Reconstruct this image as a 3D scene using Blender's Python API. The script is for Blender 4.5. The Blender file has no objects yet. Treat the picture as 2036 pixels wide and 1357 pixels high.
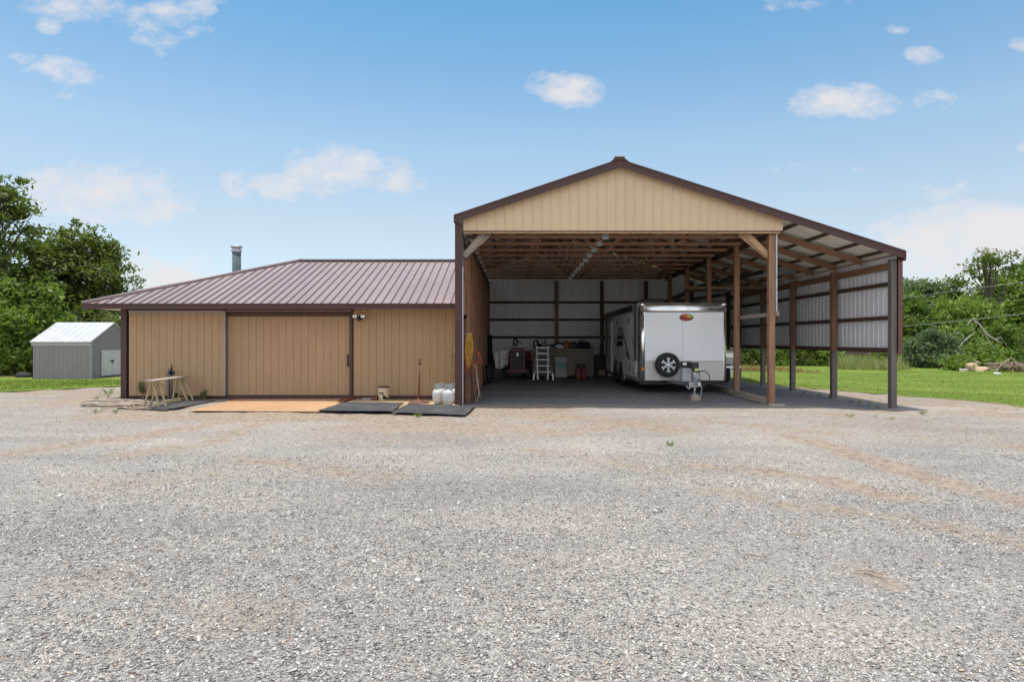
import bpy, math, random
import numpy as np
from mathutils import Vector, Matrix
random.seed(7)
rng = np.random.default_rng(11)
C = bpy.context.scene.collection
R = math.radians
EYE = 1.6
F = 1280.0          # focal length in photo pixels (2036 wide)
CX, CY = 1028.0, 678.0

def px(u, Y): return (u - CX) * Y / F
def pz(v, Y): return EYE + (CY - v) * Y / F
def gp(u, v, z=0.0):
    Y = (EYE - z) * F / (v - CY)
    return (px(u, Y), Y, z)

# ------------------------------------------------------------------ noise
_tab = rng.random((256, 256))
def vnoise(x, y):
    x = np.asarray(x, float); y = np.asarray(y, float)
    xi = np.floor(x).astype(int); yi = np.floor(y).astype(int)
    fx = x - xi; fy = y - yi
    fx = fx*fx*(3-2*fx); fy = fy*fy*(3-2*fy)
    a = _tab[xi % 256, yi % 256]; b = _tab[(xi+1) % 256, yi % 256]
    c = _tab[xi % 256, (yi+1) % 256]; d = _tab[(xi+1) % 256, (yi+1) % 256]
    return (a*(1-fx)+b*fx)*(1-fy)+(c*(1-fx)+d*fx)*fy
def fbm(x, y, o=4):
    s = 0; a = .5; t = 0
    for i in range(o):
        s = s + a*vnoise(x*2**i+17*i, y*2**i+31*i); t += a; a *= .5
    return s/t
def sstep(a, b, x):
    t = np.clip((np.asarray(x, float)-a)/(b-a), 0, 1)
    return t*t*(3-2*t)
def gz(x, y):
    x = np.asarray(x, float); y = np.asarray(y, float)
    z = -.07*sstep(7.2, 9.2, x)
    z = z + .06*sstep(16.5, 20, y)*sstep(-1.6, -.9, x)*(1-sstep(6, 7.5, x))
    return z
def g(x, y): return float(gz(x, y))

# ------------------------------------------------------------------ mesh builder
ORG = {}
class MB:
    def __init__(s): s.v = []; s.f = []; s.m = []; s.cur = 0; s.smooth = []; s.sm = False
    def add(s, vs, fs):
        b = len(s.v); s.v.extend([tuple(v) for v in vs])
        for f in fs:
            s.f.append([b+i for i in f]); s.m.append(s.cur); s.smooth.append(s.sm)
        return s
    def box(s, x0, x1, y0, y1, z0, z1):
        return s.add([(x0,y0,z0),(x1,y0,z0),(x1,y1,z0),(x0,y1,z0),(x0,y0,z1),(x1,y0,z1),(x1,y1,z1),(x0,y1,z1)],
              [(0,3,2,1),(4,5,6,7),(0,1,5,4),(1,2,6,5),(2,3,7,6),(3,0,4,7)])
    def beam(s, p0, p1, w, h, up=(0,0,1), ext=0):
        p0 = Vector(p0); p1 = Vector(p1); d = (p1-p0).normalized(); up = Vector(up)
        side = d.cross(up)
        if side.length < 1e-5: side = d.cross(Vector((1,0,0)))
        side.normalize(); u = side.cross(d).normalized()
        p0 = p0-d*ext; p1 = p1+d*ext
        vs = []
        for p in (p0, p1):
            for a, b in ((-1,-1),(1,-1),(1,1),(-1,1)):
                vs.append(p+side*(a*w/2)+u*(b*h/2))
        return s.add(vs, [(0,1,2,3),(7,6,5,4),(0,4,5,1),(1,5,6,2),(2,6,7,3),(3,7,4,0)])
    def tube(s, path, r, n=8, caps=True, closed=False):
        P = [Vector(p) for p in path]; N = len(P)
        rr = r if hasattr(r, '__len__') else [r]*N
        vs = []; prev = None
        for i, p in enumerate(P):
            if closed: t = P[(i+1) % N]-P[i-1]
            else: t = P[min(i+1, N-1)]-P[max(i-1, 0)]
            if t.length < 1e-9: t = Vector((0,0,1))
            t.normalize()
            if prev is None:
                a = t.cross(Vector((0,0,1)))
                if a.length < .05: a = t.cross(Vector((1,0,0)))
            else:
                a = prev - t*prev.dot(t)
                if a.length < 1e-4: a = t.cross(Vector((1,0,0)))
            a.normalize(); prev = a; b = t.cross(a)
            for k in range(n):
                q = 2*math.pi*k/n
                vs.append(p+(a*math.cos(q)+b*math.sin(q))*rr[i])
        fs = []
        for i in range(N if closed else N-1):
            j = (i+1) % N
            for k in range(n):
                l = (k+1) % n
                fs.append((i*n+k, i*n+l, j*n+l, j*n+k))
        if caps and not closed:
            fs.append(tuple(range(n-1, -1, -1))); fs.append(tuple((N-1)*n+k for k in range(n)))
        o = s.sm; s.sm = n > 6
        s.add(vs, fs); s.sm = o
        return s
    def lathe(s, prof, c=(0,0,0), axis='z', n=24, cap=True):
        vs = []; 
        for (r, h) in prof:
            for k in range(n):
                a = 2*math.pi*k/n; p = (r*math.cos(a), r*math.sin(a), h)
                if axis == 'y': p = (p[0], p[2], p[1])
                elif axis == 'x': p = (p[2], p[0], p[1])
                vs.append((p[0]+c[0], p[1]+c[1], p[2]+c[2]))
        fs = []
        for i in range(len(prof)-1):
            for k in range(n):
                l = (k+1) % n
                fs.append((i*n+k, i*n+l, (i+1)*n+l, (i+1)*n+k))
        o = s.sm; s.sm = True
        if cap:
            fs.append(tuple(range(n-1, -1, -1))); fs.append(tuple((len(prof)-1)*n+k for k in range(n)))
        s.add(vs, fs); s.sm = o
        return s
    def prism(s, poly, lo, hi, plane='xy'):
        """polygon extruded along the third axis"""
        n = len(poly)
        def P(a, b, c): return {'xy': (a,b,c), 'xz': (a,c,b), 'yz': (c,a,b)}[plane]
        vs = [P(a, b, lo) for a, b in poly]+[P(a, b, hi) for a, b in poly]
        fs = [tuple(range(n-1, -1, -1)), tuple(range(n, 2*n))]
        for i in range(n):
            j = (i+1) % n; fs.append((i, j, n+j, n+i))
        return s.add(vs, fs)
    def slab(s, quad, th):
        """four ground points, thickness up"""
        vs = [tuple(q) for q in quad]+[(q[0], q[1], q[2]+th) for q in quad]
        return s.add(vs, [(3,2,1,0),(4,5,6,7),(0,1,5,4),(1,2,6,5),(2,3,7,6),(3,0,4,7)])
    def sheet(s, prof, o, du, dv, dn, L, th=.004, L2=None):
        """ribbed sheet: profile points (u, depth) along du, swept L along dv; dn = outward"""
        o = Vector(o); du = Vector(du).normalized(); dv = Vector(dv).normalized(); dn = Vector(dn).normalized()
        n = len(prof); vs = []
        LL = L if hasattr(L, '__len__') else [L]*n
        L0 = L2 if L2 is not None else [0]*n
        for t in (0, -th):
            for i, (u, d) in enumerate(prof):
                vs.append(o+du*u+dn*(d+t)+dv*L0[i])
            for i, (u, d) in enumerate(prof):
                vs.append(o+du*u+dn*(d+t)+dv*LL[i])
        fs = []; mm = []
        for i in range(n-1):
            fs.append((i, i+1, n+i+1, n+i)); fs.append((2*n+i+1, 2*n+i, 3*n+i, 3*n+i+1))
            fs.append((i+1, i, 2*n+i, 2*n+i+1)); fs.append((n+i, n+i+1, 3*n+i+1, 3*n+i))
        fs.append((0, n, 3*n, 2*n)); fs.append((n-1, 3*n-1, 4*n-1, 2*n-1))
        b = len(s.f)
        s.add(vs, fs)
        for i in range(n-1): s.m[b+4*i+1] = s.cur+1 if s.two else s.cur
        return s
    two = False
    def build(s, name, mat, parent=None, bevel=0, loc=None):
        if parent is not None: org = ORG[parent.name]
        elif loc is not None: org = loc
        else: org = (0,0,0)
        V = np.array(s.v, dtype=np.float32)-np.array(org, dtype=np.float32)
        me = bpy.data.meshes.new(name)
        me.from_pydata(V.tolist(), [], s.f)
        mats = mat if isinstance(mat, (list, tuple)) else [mat]
        for m in mats: me.materials.append(m)
        me.polygons.foreach_set('material_index', np.minimum(np.array(s.m, dtype=np.int32), len(mats)-1))
        me.polygons.foreach_set('use_smooth', np.array(s.smooth, dtype=bool))
        me.update()
        o = bpy.data.objects.new(name, me); C.objects.link(o)
        if parent is not None: o.parent = parent
        else: o.location = org
        ORG[o.name] = org
        if bevel:
            b = o.modifiers.new('bevel', 'BEVEL'); b.width = bevel; b.segments = 2; b.limit_method = 'ANGLE'; b.angle_limit = R(40)
        return o

def ribs(u0, u1, pitch, w, h, base=0.0, phase=0.0, slope=.4):
    """trapezoid ribs of width w and height h every pitch"""
    p = [(u0, base)]; u = u0+phase+pitch/2
    while u+w/2 < u1-.005:
        e = w*slope/2+1e-4
        p += [(u-w/2, base), (u-w/2+e, base+h), (u+w/2-e, base+h), (u+w/2, base)]
        u += pitch
    p.append((u1, base)); return p
def grooves(u0, u1, pitch, w=.014, d=.01, phase=0.0):
    p = [(u0, 0)]; u = u0+phase+pitch
    while u+w/2 < u1-.01:
        p += [(u-w/2, 0), (u-w/2+.001, -d), (u+w/2-.001, -d), (u+w/2, 0)]; u += pitch
    p.append((u1, 0)); return p

def tag(o, label=None, cat=None, group=None, kind=None):
    if label: o['label'] = label
    if cat: o['category'] = cat
    if group: o['group'] = group
    if kind: o['kind'] = kind
    return o
def thing(name, loc, label, cat, group=None):
    o = bpy.data.objects.new(name, None); C.objects.link(o); o.location = loc
    o.empty_display_size = .2
    ORG[o.name] = tuple(loc)
    return tag(o, label, cat, group)
def kids(o): return [c for c in C.objects if c.parent == o]
def copy_thing(o, loc, label, rz=None):
    r = o.copy(); C.objects.link(r); r.location = loc; r['label'] = label
    if rz is not None: r.rotation_euler.z = rz
    def rec(a, b):
        for c in kids(a):
            d = c.copy(); C.objects.link(d); d.parent = b; rec(c, d)
    rec(o, r); return r

# ------------------------------------------------------------------ materials
M = {}
def nodes(name):
    m = bpy.data.materials.new(name); m.use_nodes = True; nt = m.node_tree
    b = nt.nodes['Principled BSDF']; return m, nt, b
def N(nt, t, **k):
    n = nt.nodes.new(t)
    for a, v in k.items():
        if a.startswith('i_'):
            key = a[2:]; key = int(key) if key.isdigit() else key.replace('_', ' ')
            n.inputs[key].default_value = v
        else: setattr(n, a, v)
    return n
def math_(nt, op, a, b=None, clamp=False):
    n = nt.nodes.new('ShaderNodeMath'); n.operation = op; n.use_clamp = clamp
    for i, v in enumerate((a, b)):
        if v is None: continue
        if isinstance(v, (int, float)): n.inputs[i].default_value = v
        else: nt.links.new(v, n.inputs[i])
    return n.outputs[0]
def mixc(nt, f, a, b, mode='MIX'):
    n = nt.nodes.new('ShaderNodeMix'); n.data_type = 'RGBA'; n.blend_type = mode
    for k, v in ((0, f), (6, a), (7, b)):
        if hasattr(v, 'is_linked'): nt.links.new(v, n.inputs[k])
        elif isinstance(v, (int, float)): n.inputs[k].default_value = v
        else: n.inputs[k].default_value = (*v[:3], 1)
    return n.outputs[2]
def ramp(nt, f, stops):
    n = nt.nodes.new('ShaderNodeValToRGB'); e = n.color_ramp.elements
    while len(e) < len(stops): e.new(.5)
    for i, (p, c) in enumerate(stops):
        e[i].position = p; e[i].color = (*c, 1) if hasattr(c, '__len__') else (c, c, c, 1)
    nt.links.new(f, n.inputs[0]); return n.outputs[0]
def coords(nt, sc=(1,1,1), kind='Object'):
    t = nt.nodes.new('ShaderNodeTexCoord'); mp = nt.nodes.new('ShaderNodeMapping')
    mp.inputs['Scale'].default_value = sc
    nt.links.new(t.outputs[kind], mp.inputs['Vector']); return mp.outputs[0]
def noise(nt, vec, scale, detail=5, rough=.6, dist=0):
    n = nt.nodes.new('ShaderNodeTexNoise'); n.inputs['Scale'].default_value = scale
    n.inputs['Detail'].default_value = detail; n.inputs['Roughness'].default_value = rough
    n.inputs['Distortion'].default_value = dist
    nt.links.new(vec, n.inputs['Vector']); return n.outputs[0]
def mk(name, col, rough=.7, metal=0.0, var=.2, scale=3.0, stretch=(1,1,1), bump=.0, bscale=60, dark=None, dthr=(.55,.75), spec=.5, coat=0, fine=None):
    """base colour broken by two noises, optional second colour in patches, optional bump"""
    m, nt, b = nodes(name)
    v = coords(nt, stretch)
    n1 = noise(nt, v, scale, 6, .65); n2 = noise(nt, v, fine or scale*9, 4, .6)
    s = math_(nt, 'ADD', math_(nt, 'MULTIPLY', n1, .6), math_(nt, 'MULTIPLY', n2, .4))
    lo = tuple(max(0, c*(1-var*1.6)) for c in col); hi = tuple(min(1, c*(1+var*1.6)) for c in col)
    c = ramp(nt, s, [(.3, lo), (.5, col), (.7, hi)])
    if dark is not None:
        n3 = noise(nt, v, scale*.6, 8, .7, .3)
        f = ramp(nt, n3, [(dthr[0], 0.0), (dthr[1], 1.0)])
        c = mixc(nt, f, c, dark)
    nt.links.new(c, b.inputs['Base Color'])
    r = N(nt, 'ShaderNodeMapRange'); r.inputs[3].default_value = max(.02, rough-.1); r.inputs[4].default_value = min(1, rough+.1)
    nt.links.new(n1, r.inputs[0]); nt.links.new(r.outputs[0], b.inputs['Roughness'])
    b.inputs['Metallic'].default_value = metal
    b.inputs['Specular IOR Level'].default_value = spec
    b.inputs['Coat Weight'].default_value = coat
    if bump:
        bn = noise(nt, v, bscale, 4, .6); bp = N(nt, 'ShaderNodeBump', i_Strength=bump, i_Distance=.01)
        nt.links.new(bn, bp.inputs['Height']); nt.links.new(bp.outputs[0], b.inputs['Normal'])
    M[name] = m; return m

mk('tan_wall', (.39,.258,.148), .75, var=.07, scale=1.3, stretch=(1,1,.25), bump=.12, bscale=40, dark=(.35,.23,.135), dthr=(.62,.95))
mk('tan_gable', (.62,.455,.29), .45, var=.05, scale=.9, bump=.05, bscale=8)
mk('brown_trim', (.082,.045,.04), .5, var=.12, scale=2.0, bump=.04, bscale=12, spec=.3)
mk('rust_trim', (.13,.055,.045), .45, var=.12, scale=2.0)
mk('roof_brown', (.265,.20,.20), .42, var=.08, scale=.7, stretch=(1,.3,1), bump=.05, bscale=5, dark=(.35,.28,.285), dthr=(.5,.85))
mk('roof_rib', (.15,.105,.105), .42, var=.08, scale=.7)
mk('roof_under', (.84,.81,.71), .5, var=.08, scale=1.2, dark=(.62,.58,.5), dthr=(.55,.9))
mk('white_sheet', (.82,.82,.86), .5, var=.07, scale=1.0, stretch=(1,1,.2), dark=(.68,.68,.71), dthr=(.5,.9))
for nm, st in (('z', (9,9,.7)), ('x', (.7,9,9)), ('y', (9,.7,9))):
    mk('wood_'+nm, (.275,.15,.088), .75, var=.35, scale=1.6, stretch=st, bump=.25, bscale=20, dark=(.16,.075,.04), dthr=(.5,.8))
    mk('dark_wood_'+nm, (.085,.05,.035), .8, var=.35, scale=1.6, stretch=st, bump=.2, bscale=20)
    mk('pale_wood_'+nm, (.44,.29,.165), .75, var=.28, scale=1.6, stretch=st, bump=.2, bscale=20, dark=(.30,.19,.11), dthr=(.5,.8))
    mk('grey_wood_'+nm, (.33,.28,.23), .85, var=.25, scale=1.6, stretch=st, bump=.25, bscale=20)
mk('grey_post', (.135,.115,.108), .7, var=.25, scale=1.6, stretch=(9,9,.7), bump=.15, bscale=20)
mk('sheath', (.34,.165,.085), .8, var=.4, scale=1.0, stretch=(6,6,.6), bump=.25, bscale=20, dark=(.13,.06,.035), dthr=(.45,.75))
mk('steel', (.55,.57,.6), .35, 1.0, var=.1, scale=3)
mk('galv', (.5,.52,.55), .45, .8, var=.15, scale=6)
mk('chrome', (.90,.91,.92), .24, 1.0, var=.02, scale=1)
mk('alu', (.47,.48,.50), .4, .7, var=.06, scale=3)
mk('white_paint', (.86,.885,.93), .3, var=.02, scale=1, coat=.3)
mk('white_side', (.78,.78,.80), .35, var=.03, scale=1)
mk('black_rubber', (.02,.02,.022), .75, var=.3, scale=8, bump=.1, bscale=60)
mk('mat_rubber', (.042,.046,.054), .6, var=.3, scale=3, bump=.2, bscale=90, dark=(.15,.14,.13), dthr=(.52,.8))
mk('black_plastic', (.02,.02,.022), .4, var=.2, scale=5)
mk('dark_glass', (.01,.012,.014), .06, var=.05, scale=1, spec=.6)
mk('rust_sheet', (.42,.255,.135), .8, var=.16, scale=1.2, bump=.1, bscale=30, dark=(.36,.18,.08), dthr=(.5,.72))
mk('ply_sheet', (.40,.29,.165), .8, var=.2, scale=1.5, stretch=(.6,5,5), dark=(.33,.21,.11), dthr=(.5,.75))
mk('rust_iron', (.15,.062,.038), .75, var=.3, scale=9, bump=.2, bscale=60)
mk('red_iron', (.20,.05,.035), .6, var=.25, scale=6)
mk('tank_white', (.56,.56,.55), .45, var=.12, scale=7, dark=(.33,.29,.25), dthr=(.52,.66), bump=.1, bscale=20)
mk('tank_collar', (.36,.40,.40), .5, var=.25, scale=9)
mk('grey_metal', (.25,.225,.24), .55, var=.06, scale=1.2, stretch=(1,1,.3))
mk('shed_trim', (.38,.38,.42), .5, var=.06, scale=2)
mk('shed_roof', (.55,.56,.57), .42, .35, var=.07, scale=2, dark=(.5,.49,.46), dthr=(.6,.8))
mk('shed_door', (.58,.58,.58), .6, var=.1, scale=4, dark=(.36,.34,.31), dthr=(.56,.7))
mk('chimney', (.10,.135,.15), .8, 0, var=.15, scale=5, spec=.2)
mk('red_paint', (.12,.028,.022), .4, var=.2, scale=5)
mk('red_can', (.22,.02,.015), .45, var=.1, scale=5)
mk('red_lens', (.35,.02,.015), .15, var=.05, scale=3)
mk('amber_lens', (.8,.25,.03), .2, var=.05, scale=3)
mk('tractor_grille', (.05,.07,.065), .6, var=.2, scale=12)
mk('teal', (.20,.36,.37), .5, var=.08, scale=4)
mk('pale_grey', (.42,.44,.46), .5, var=.1, scale=4)
mk('white_plastic', (.9,.9,.92), .4, var=.03, scale=2)
mk('cloth_black', (.025,.025,.03), .9, var=.3, scale=8, bump=.2)
mk('dark_green', (.05,.07,.045), .7, var=.2, scale=6)
mk('orange', (.45,.15,.06), .5, var=.15, scale=5)
mk('cord_yellow', (.45,.27,.025), .5, var=.1, scale=20)
mk('cord_red', (.5,.075,.03), .5, var=.1, scale=20)
mk('hose', (.42,.36,.29), .6, var=.25, scale=4)
mk('saw_yellow', (.46,.39,.22), .6, var=.15, scale=8, dark=(.4,.3,.16), dthr=(.55,.7))
mk('concrete', (.40,.36,.31), .9, var=.15, scale=20, bump=.3, bscale=80)
mk('lamp_white', (.88,.88,.86), .25, var=.02)
mk('bark', (.10,.082,.065), .9, var=.3, scale=5, stretch=(4,4,.7), bump=.5, bscale=18)
mk('bark_pale', (.38,.35,.31), .85, var=.2, scale=5, bump=.3)
mk('brushwood', (.27,.205,.15), .9, var=.35, scale=4)
mk('boulder', (.50,.36,.25), .9, var=.2, scale=3, bump=.4, bscale=12)
mk('cable', (.25,.26,.27), .6, var=.1)

def leaf_mat(name, a, b, trans=.35):
    m, nt, p = nodes(name)
    at = N(nt, 'ShaderNodeAttribute', attribute_name='tint')
    v = coords(nt, (1,1,1)); n = noise(nt, v, .5, 3, .6)
    f = math_(nt, 'ADD', math_(nt, 'MULTIPLY', at.outputs['Fac'], .65), math_(nt, 'MULTIPLY', n, .5), True)
    c = ramp(nt, f, [(.1, a), (.9, b)])
    nt.links.new(c, p.inputs['Base Color']); p.inputs['Roughness'].default_value = .55
    p.inputs['Specular IOR Level'].default_value = .35
    t = N(nt, 'ShaderNodeBsdfTranslucent'); c2 = mixc(nt, 1.0, c, (1.0,1.15,.45), 'MULTIPLY'); nt.links.new(c2, t.inputs[0])
    ms = N(nt, 'ShaderNodeMixShader'); ms.inputs[0].default_value = trans
    nt.links.new(p.outputs[0], ms.inputs[1]); nt.links.new(t.outputs[0], ms.inputs[2])
    nt.links.new(ms.outputs[0], nt.nodes['Material Output'].inputs[0])
    M[name] = m; return m
leaf_mat('leaf_dark', (.045,.078,.02), (.19,.235,.06), .42)
leaf_mat('leaf_mid', (.06,.11,.022), (.20,.28,.06), .42)
leaf_mat('leaf_light', (.08,.145,.028), (.27,.36,.08), .42)
leaf_mat('leaf_grey', (.075,.12,.06), (.21,.27,.15))
leaf_mat('grass_blade', (.12,.18,.024), (.22,.285,.055), .4)
leaf_mat('tall_grass_blade', (.17,.26,.07), (.56,.50,.28), .35)
leaf_mat('dry_grass_blade', (.26,.16,.07), (.48,.34,.17), .3)
leaf_mat('weed_leaf', (.09,.16,.03), (.22,.32,.07), .3)

def quads_obj(name, V, tint, mat, parent=None, loc=(0,0,0), n=4):
    """V: (k, n, 3) world coordinates; n-gon per leaf"""
    k = V.shape[0]
    org = ORG[parent.name] if parent is not None else loc
    me = bpy.data.meshes.new(name)
    V = (V-np.array(org)).astype(np.float32)
    me.vertices.add(k*n); me.vertices.foreach_set('co', V.reshape(-1))
    me.loops.add(k*n); me.loops.foreach_set('vertex_index', np.arange(k*n, dtype=np.int32))
    me.polygons.add(k); me.polygons.foreach_set('loop_start', np.arange(0, k*n, n, dtype=np.int32))
    me.polygons.foreach_set('loop_total', np.full(k, n, dtype=np.int32))
    me.update(calc_edges=True)
    a = me.attributes.new('tint', 'FLOAT', 'FACE'); a.data.foreach_set('value', tint.astype(np.float32))
    me.materials.append(mat)
    o = bpy.data.objects.new(name, me); C.objects.link(o)
    if parent is not None: o.parent = parent
    else: o.location = org
    ORG[o.name] = org
    return o
# ================================================================== SETTING
def seg_dist(x, y, pts):
    d = np.full(np.shape(x), 1e9)
    for (ax, ay), (bx, by) in zip(pts[:-1], pts[1:]):
        dx, dy = bx-ax, by-ay
        t = np.clip(((x-ax)*dx+(y-ay)*dy)/(dx*dx+dy*dy), 0, 1)
        d = np.minimum(d, np.hypot(x-ax-t*dx, y-ay-t*dy))
    return d
tracks_px = [
 ([(1400,925),(1528,940),(1650,955),(1790,985)], .26, 1.0),
 ([(1560,868),(1683,895),(1868,955),(2036,1000),(2250,1060)], .26, 1.0),
 ([(1433,975),(1598,1005),(1793,1035),(2036,1085)], .24, .75),
 ([(1050,895),(1200,915),(1380,945)], .3, .55),
 ([(40,900),(165,880),(280,868),(400,846),(525,824)], .45, .85),
 ([(250,905),(390,885),(470,858),(550,830)], .35, .8),
 ([(140,955),(280,960),(400,945)], .35, .5),
 ([(480,915),(570,918),(650,930),(760,950)], .3, .6),
 ([(1018,822),(1100,828),(1200,838),(1330,852)], .7, .9),
 ([(1080,860),(1180,850),(1290,840)], .6, .8),
 ([(1400,835),(1520,848),(1640,860)], .5, .7),
 ([(1850,870),(1960,880),(2060,893)], .5, .6),
 ([(940,840),(880,868),(780,880),(600,872)], .35, .5),
 ([(180,1150),(225,1150)], .3, .45), ([(470,1225),(520,1240)], .3, .45), ([(1700,1140),(1770,1160)], .12, .8),
]
tracks = [([gp(u, v)[:2] for u, v in p], w, a) for p, w, a in tracks_px]
def dirt_at(x, y):
    d = np.zeros(np.shape(x))
    wob = (fbm(x*1.3+5, y*1.3, 3)-.5)*.5
    for p, w, a in tracks:
        s = seg_dist(x+wob, y+wob*.6, p)
        d = np.maximum(d, a*np.exp(-(s/w)**2))
    d = d*(.35+1.1*fbm(x*3.1, y*3.1+9, 4))
    broad = sstep(8.5, 14, y)*(.22+.75*sstep(.42, .68, fbm(x*.42+3, y*.6, 4)))
    return np.clip(np.maximum(d, broad), 0, 1)

def grid_obj(name, xs, ys, zf, mat, attrs=None, xmap=None):
    X, Y = np.meshgrid(xs, ys)
    if xmap is not None: X, Y = xmap(X, Y)
    Z = zf(X, Y)
    nx, ny = len(xs), len(ys)
    V = np.stack([X, Y, Z], -1).reshape(-1, 3).astype(np.float32)
    i = np.arange((ny-1)*(nx-1)); r = i//(nx-1); c = i % (nx-1); a = r*nx+c
    Fq = np.stack([a, a+1, a+nx+1, a+nx], -1).astype(np.int32)
    me = bpy.data.meshes.new(name)
    me.vertices.add(len(V)); me.vertices.foreach_set('co', V.reshape(-1))
    k = len(Fq); me.loops.add(k*4); me.loops.foreach_set('vertex_index', Fq.reshape(-1))
    me.polygons.add(k); me.polygons.foreach_set('loop_start', np.arange(0, 4*k, 4, dtype=np.int32))
    me.polygons.foreach_set('loop_total', np.full(k, 4, dtype=np.int32))
    me.polygons.foreach_set('use_smooth', np.ones(k, dtype=bool))
    me.update(calc_edges=True)
    for an, fn in (attrs or {}).items():
        at = me.attributes.new(an, 'FLOAT', 'POINT'); at.data.foreach_set('value', fn(X, Y).reshape(-1).astype(np.float32))
    me.materials.append(mat)
    o = bpy.data.objects.new(name, me); C.objects.link(o); ORG[o.name] = (0,0,0); return o

# ---- gravel material
def gravel_material():
    m, nt, b = nodes('gravel'); M['gravel'] = m
    v = coords(nt, (1,1,1))
    at = N(nt, 'ShaderNodeAttribute', attribute_name='dirt')
    vo = N(nt, 'ShaderNodeTexVoronoi', i_Scale=60.0); nt.links.new(v, vo.inputs['Vector'])
    vo2 = N(nt, 'ShaderNodeTexVoronoi', i_Scale=130.0); nt.links.new(v, vo2.inputs['Vector'])
    sp = N(nt, 'ShaderNodeSeparateColor'); nt.links.new(vo.outputs['Color'], sp.inputs[0])
    sp2 = N(nt, 'ShaderNodeSeparateColor'); nt.links.new(vo2.outputs['Color'], sp2.inputs[0])
    c1 = ramp(nt, sp.outputs[0], [(0, (0.133,0.121,0.113)), (.3, (0.291,0.266,0.246)), (.65, (0.428,0.392,0.363)), (.9, (0.581,0.535,0.494)), (1, (0.714,0.660,0.598))])
    c2 = ramp(nt, sp2.outputs[0], [(0, (0.163,0.148,0.137)), (.5, (0.367,0.335,0.309)), (1, (0.571,0.524,0.482))])
    f = ramp(nt, noise(nt, v, 1.6, 5, .6), [(.38, 0), (.62, 1)])
    c = mixc(nt, f, c1, c2)
    vb = coords(nt, (.35,1,1)); big = ramp(nt, math_(nt, 'ADD', math_(nt, 'MULTIPLY', noise(nt, vb, .8, 6, .6, .4), .6), math_(nt, 'MULTIPLY', noise(nt, v, .3, 3, .5), .4)), [(.36, (.80,.80,.82)), (.5, (1.0,.99,.98)), (.64, (1.17,1.13,1.08))])
    c = mixc(nt, 1.0, c, big, 'MULTIPLY')
    dn = math_(nt, 'ADD', math_(nt, 'MULTIPLY', noise(nt, v, 22, 6, .75), .6), math_(nt, 'MULTIPLY', noise(nt, v, 3.2, 5, .65), .4))
    dc = ramp(nt, noise(nt, v, 9, 8, .8), [(.36, (.13,.09,.06)), (.45, (.30,.225,.155)), (.54, (.41,.325,.245)), (.72, (.53,.445,.355))])
    df = math_(nt, 'ADD', at.outputs['Fac'], math_(nt, 'MULTIPLY', math_(nt, 'SUBTRACT', dn, .5), 1.9))
    df = ramp(nt, df, [(.12, 0), (.7, .95)])
    df = math_(nt, 'MULTIPLY', df, ramp(nt, sp.outputs[1], [(.45, 1), (.9, .4)]))
    c = mixc(nt, df, c, dc)
    fl = N(nt, 'ShaderNodeAttribute', attribute_name='barn_floor_shade')
    c = mixc(nt, fl.outputs['Fac'], c, mixc(nt, 1.0, c, (.60,.66,.76), 'MULTIPLY'))  # shade under the barn roof put into the floor colour as blue-grey tint
    nt.links.new(c, b.inputs['Base Color']); b.inputs['Roughness'].default_value = .9
    b.inputs['Specular IOR Level'].default_value = .25
    h = math_(nt, 'ADD', math_(nt, 'MULTIPLY', vo.outputs['Distance'], -1.0), math_(nt, 'MULTIPLY', vo2.outputs['Distance'], -.5))
    h = math_(nt, 'ADD', h, math_(nt, 'MULTIPLY', noise(nt, v, 9, 6, .65), 1.6))
    bp = N(nt, 'ShaderNodeBump', i_Strength=.8, i_Distance=.022); nt.links.new(h, bp.inputs['Height']); nt.links.new(bp.outputs[0], b.inputs['Normal'])
    return m
_by = np.array([4, 8, 13, 16.2, 17.96, 19.4, 21.6, 23, 24.9, 26.4, 30, 34, 38, 70.])
_bx = np.array([15., 14.2, 13.4, 12.75, 12.4, 11.55, 10.75, 10.1, 9.5, 9.1, 8.3, 6.0, 2.0, -8.])
def edge_r(y): return np.interp(y, _by, _bx)+(vnoise(y*1.3, y*0+3)-.5)*.35
def edge_l(x): return np.interp(x, [-60, -30, -16.1, -14, -12, -10.9], [16.5, 18.2, 20.1, 22.6, 25, 27])+(vnoise(x*1.2, x*0+8)-.5)*.35
def yard_z(x, y):
    near = 1-sstep(15.2, 16.4, y)
    return gz(x, y)+(fbm(x*.55, y*.55, 3)-.5)*.05*near+(fbm(x*3, y*3, 3)-.5)*.022*near+dirt_at(x, y)*((fbm(x*8, y*8, 2)-.5)*.03-.014)*near-.004-.35*sstep(.15, 1.0, x-edge_r(y))*sstep(5, 7, y)-.35*sstep(.15, 1.0, y-edge_l(x))*sstep(10.5, 12, -x)
def floor_shade_at(x, y):
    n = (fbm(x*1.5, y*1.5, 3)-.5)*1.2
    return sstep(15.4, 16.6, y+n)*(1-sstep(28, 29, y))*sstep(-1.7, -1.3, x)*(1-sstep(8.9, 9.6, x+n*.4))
xs = np.concatenate([np.arange(-60, -18, 2.0), np.arange(-18, 18, .1), np.arange(18, 61, 2.0)])
ys = np.concatenate([np.arange(-30, 2, 2.0), np.arange(2, 19, .085), np.arange(19, 52, 1.0)])
yard = grid_obj('gravel_yard', xs, ys, yard_z, gravel_material(), {'dirt': lambda x, y: dirt_at(x, y)*(1-floor_shade_at(x, y)*.8), 'barn_floor_shade': floor_shade_at})
tag(yard, kind='structure')

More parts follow.
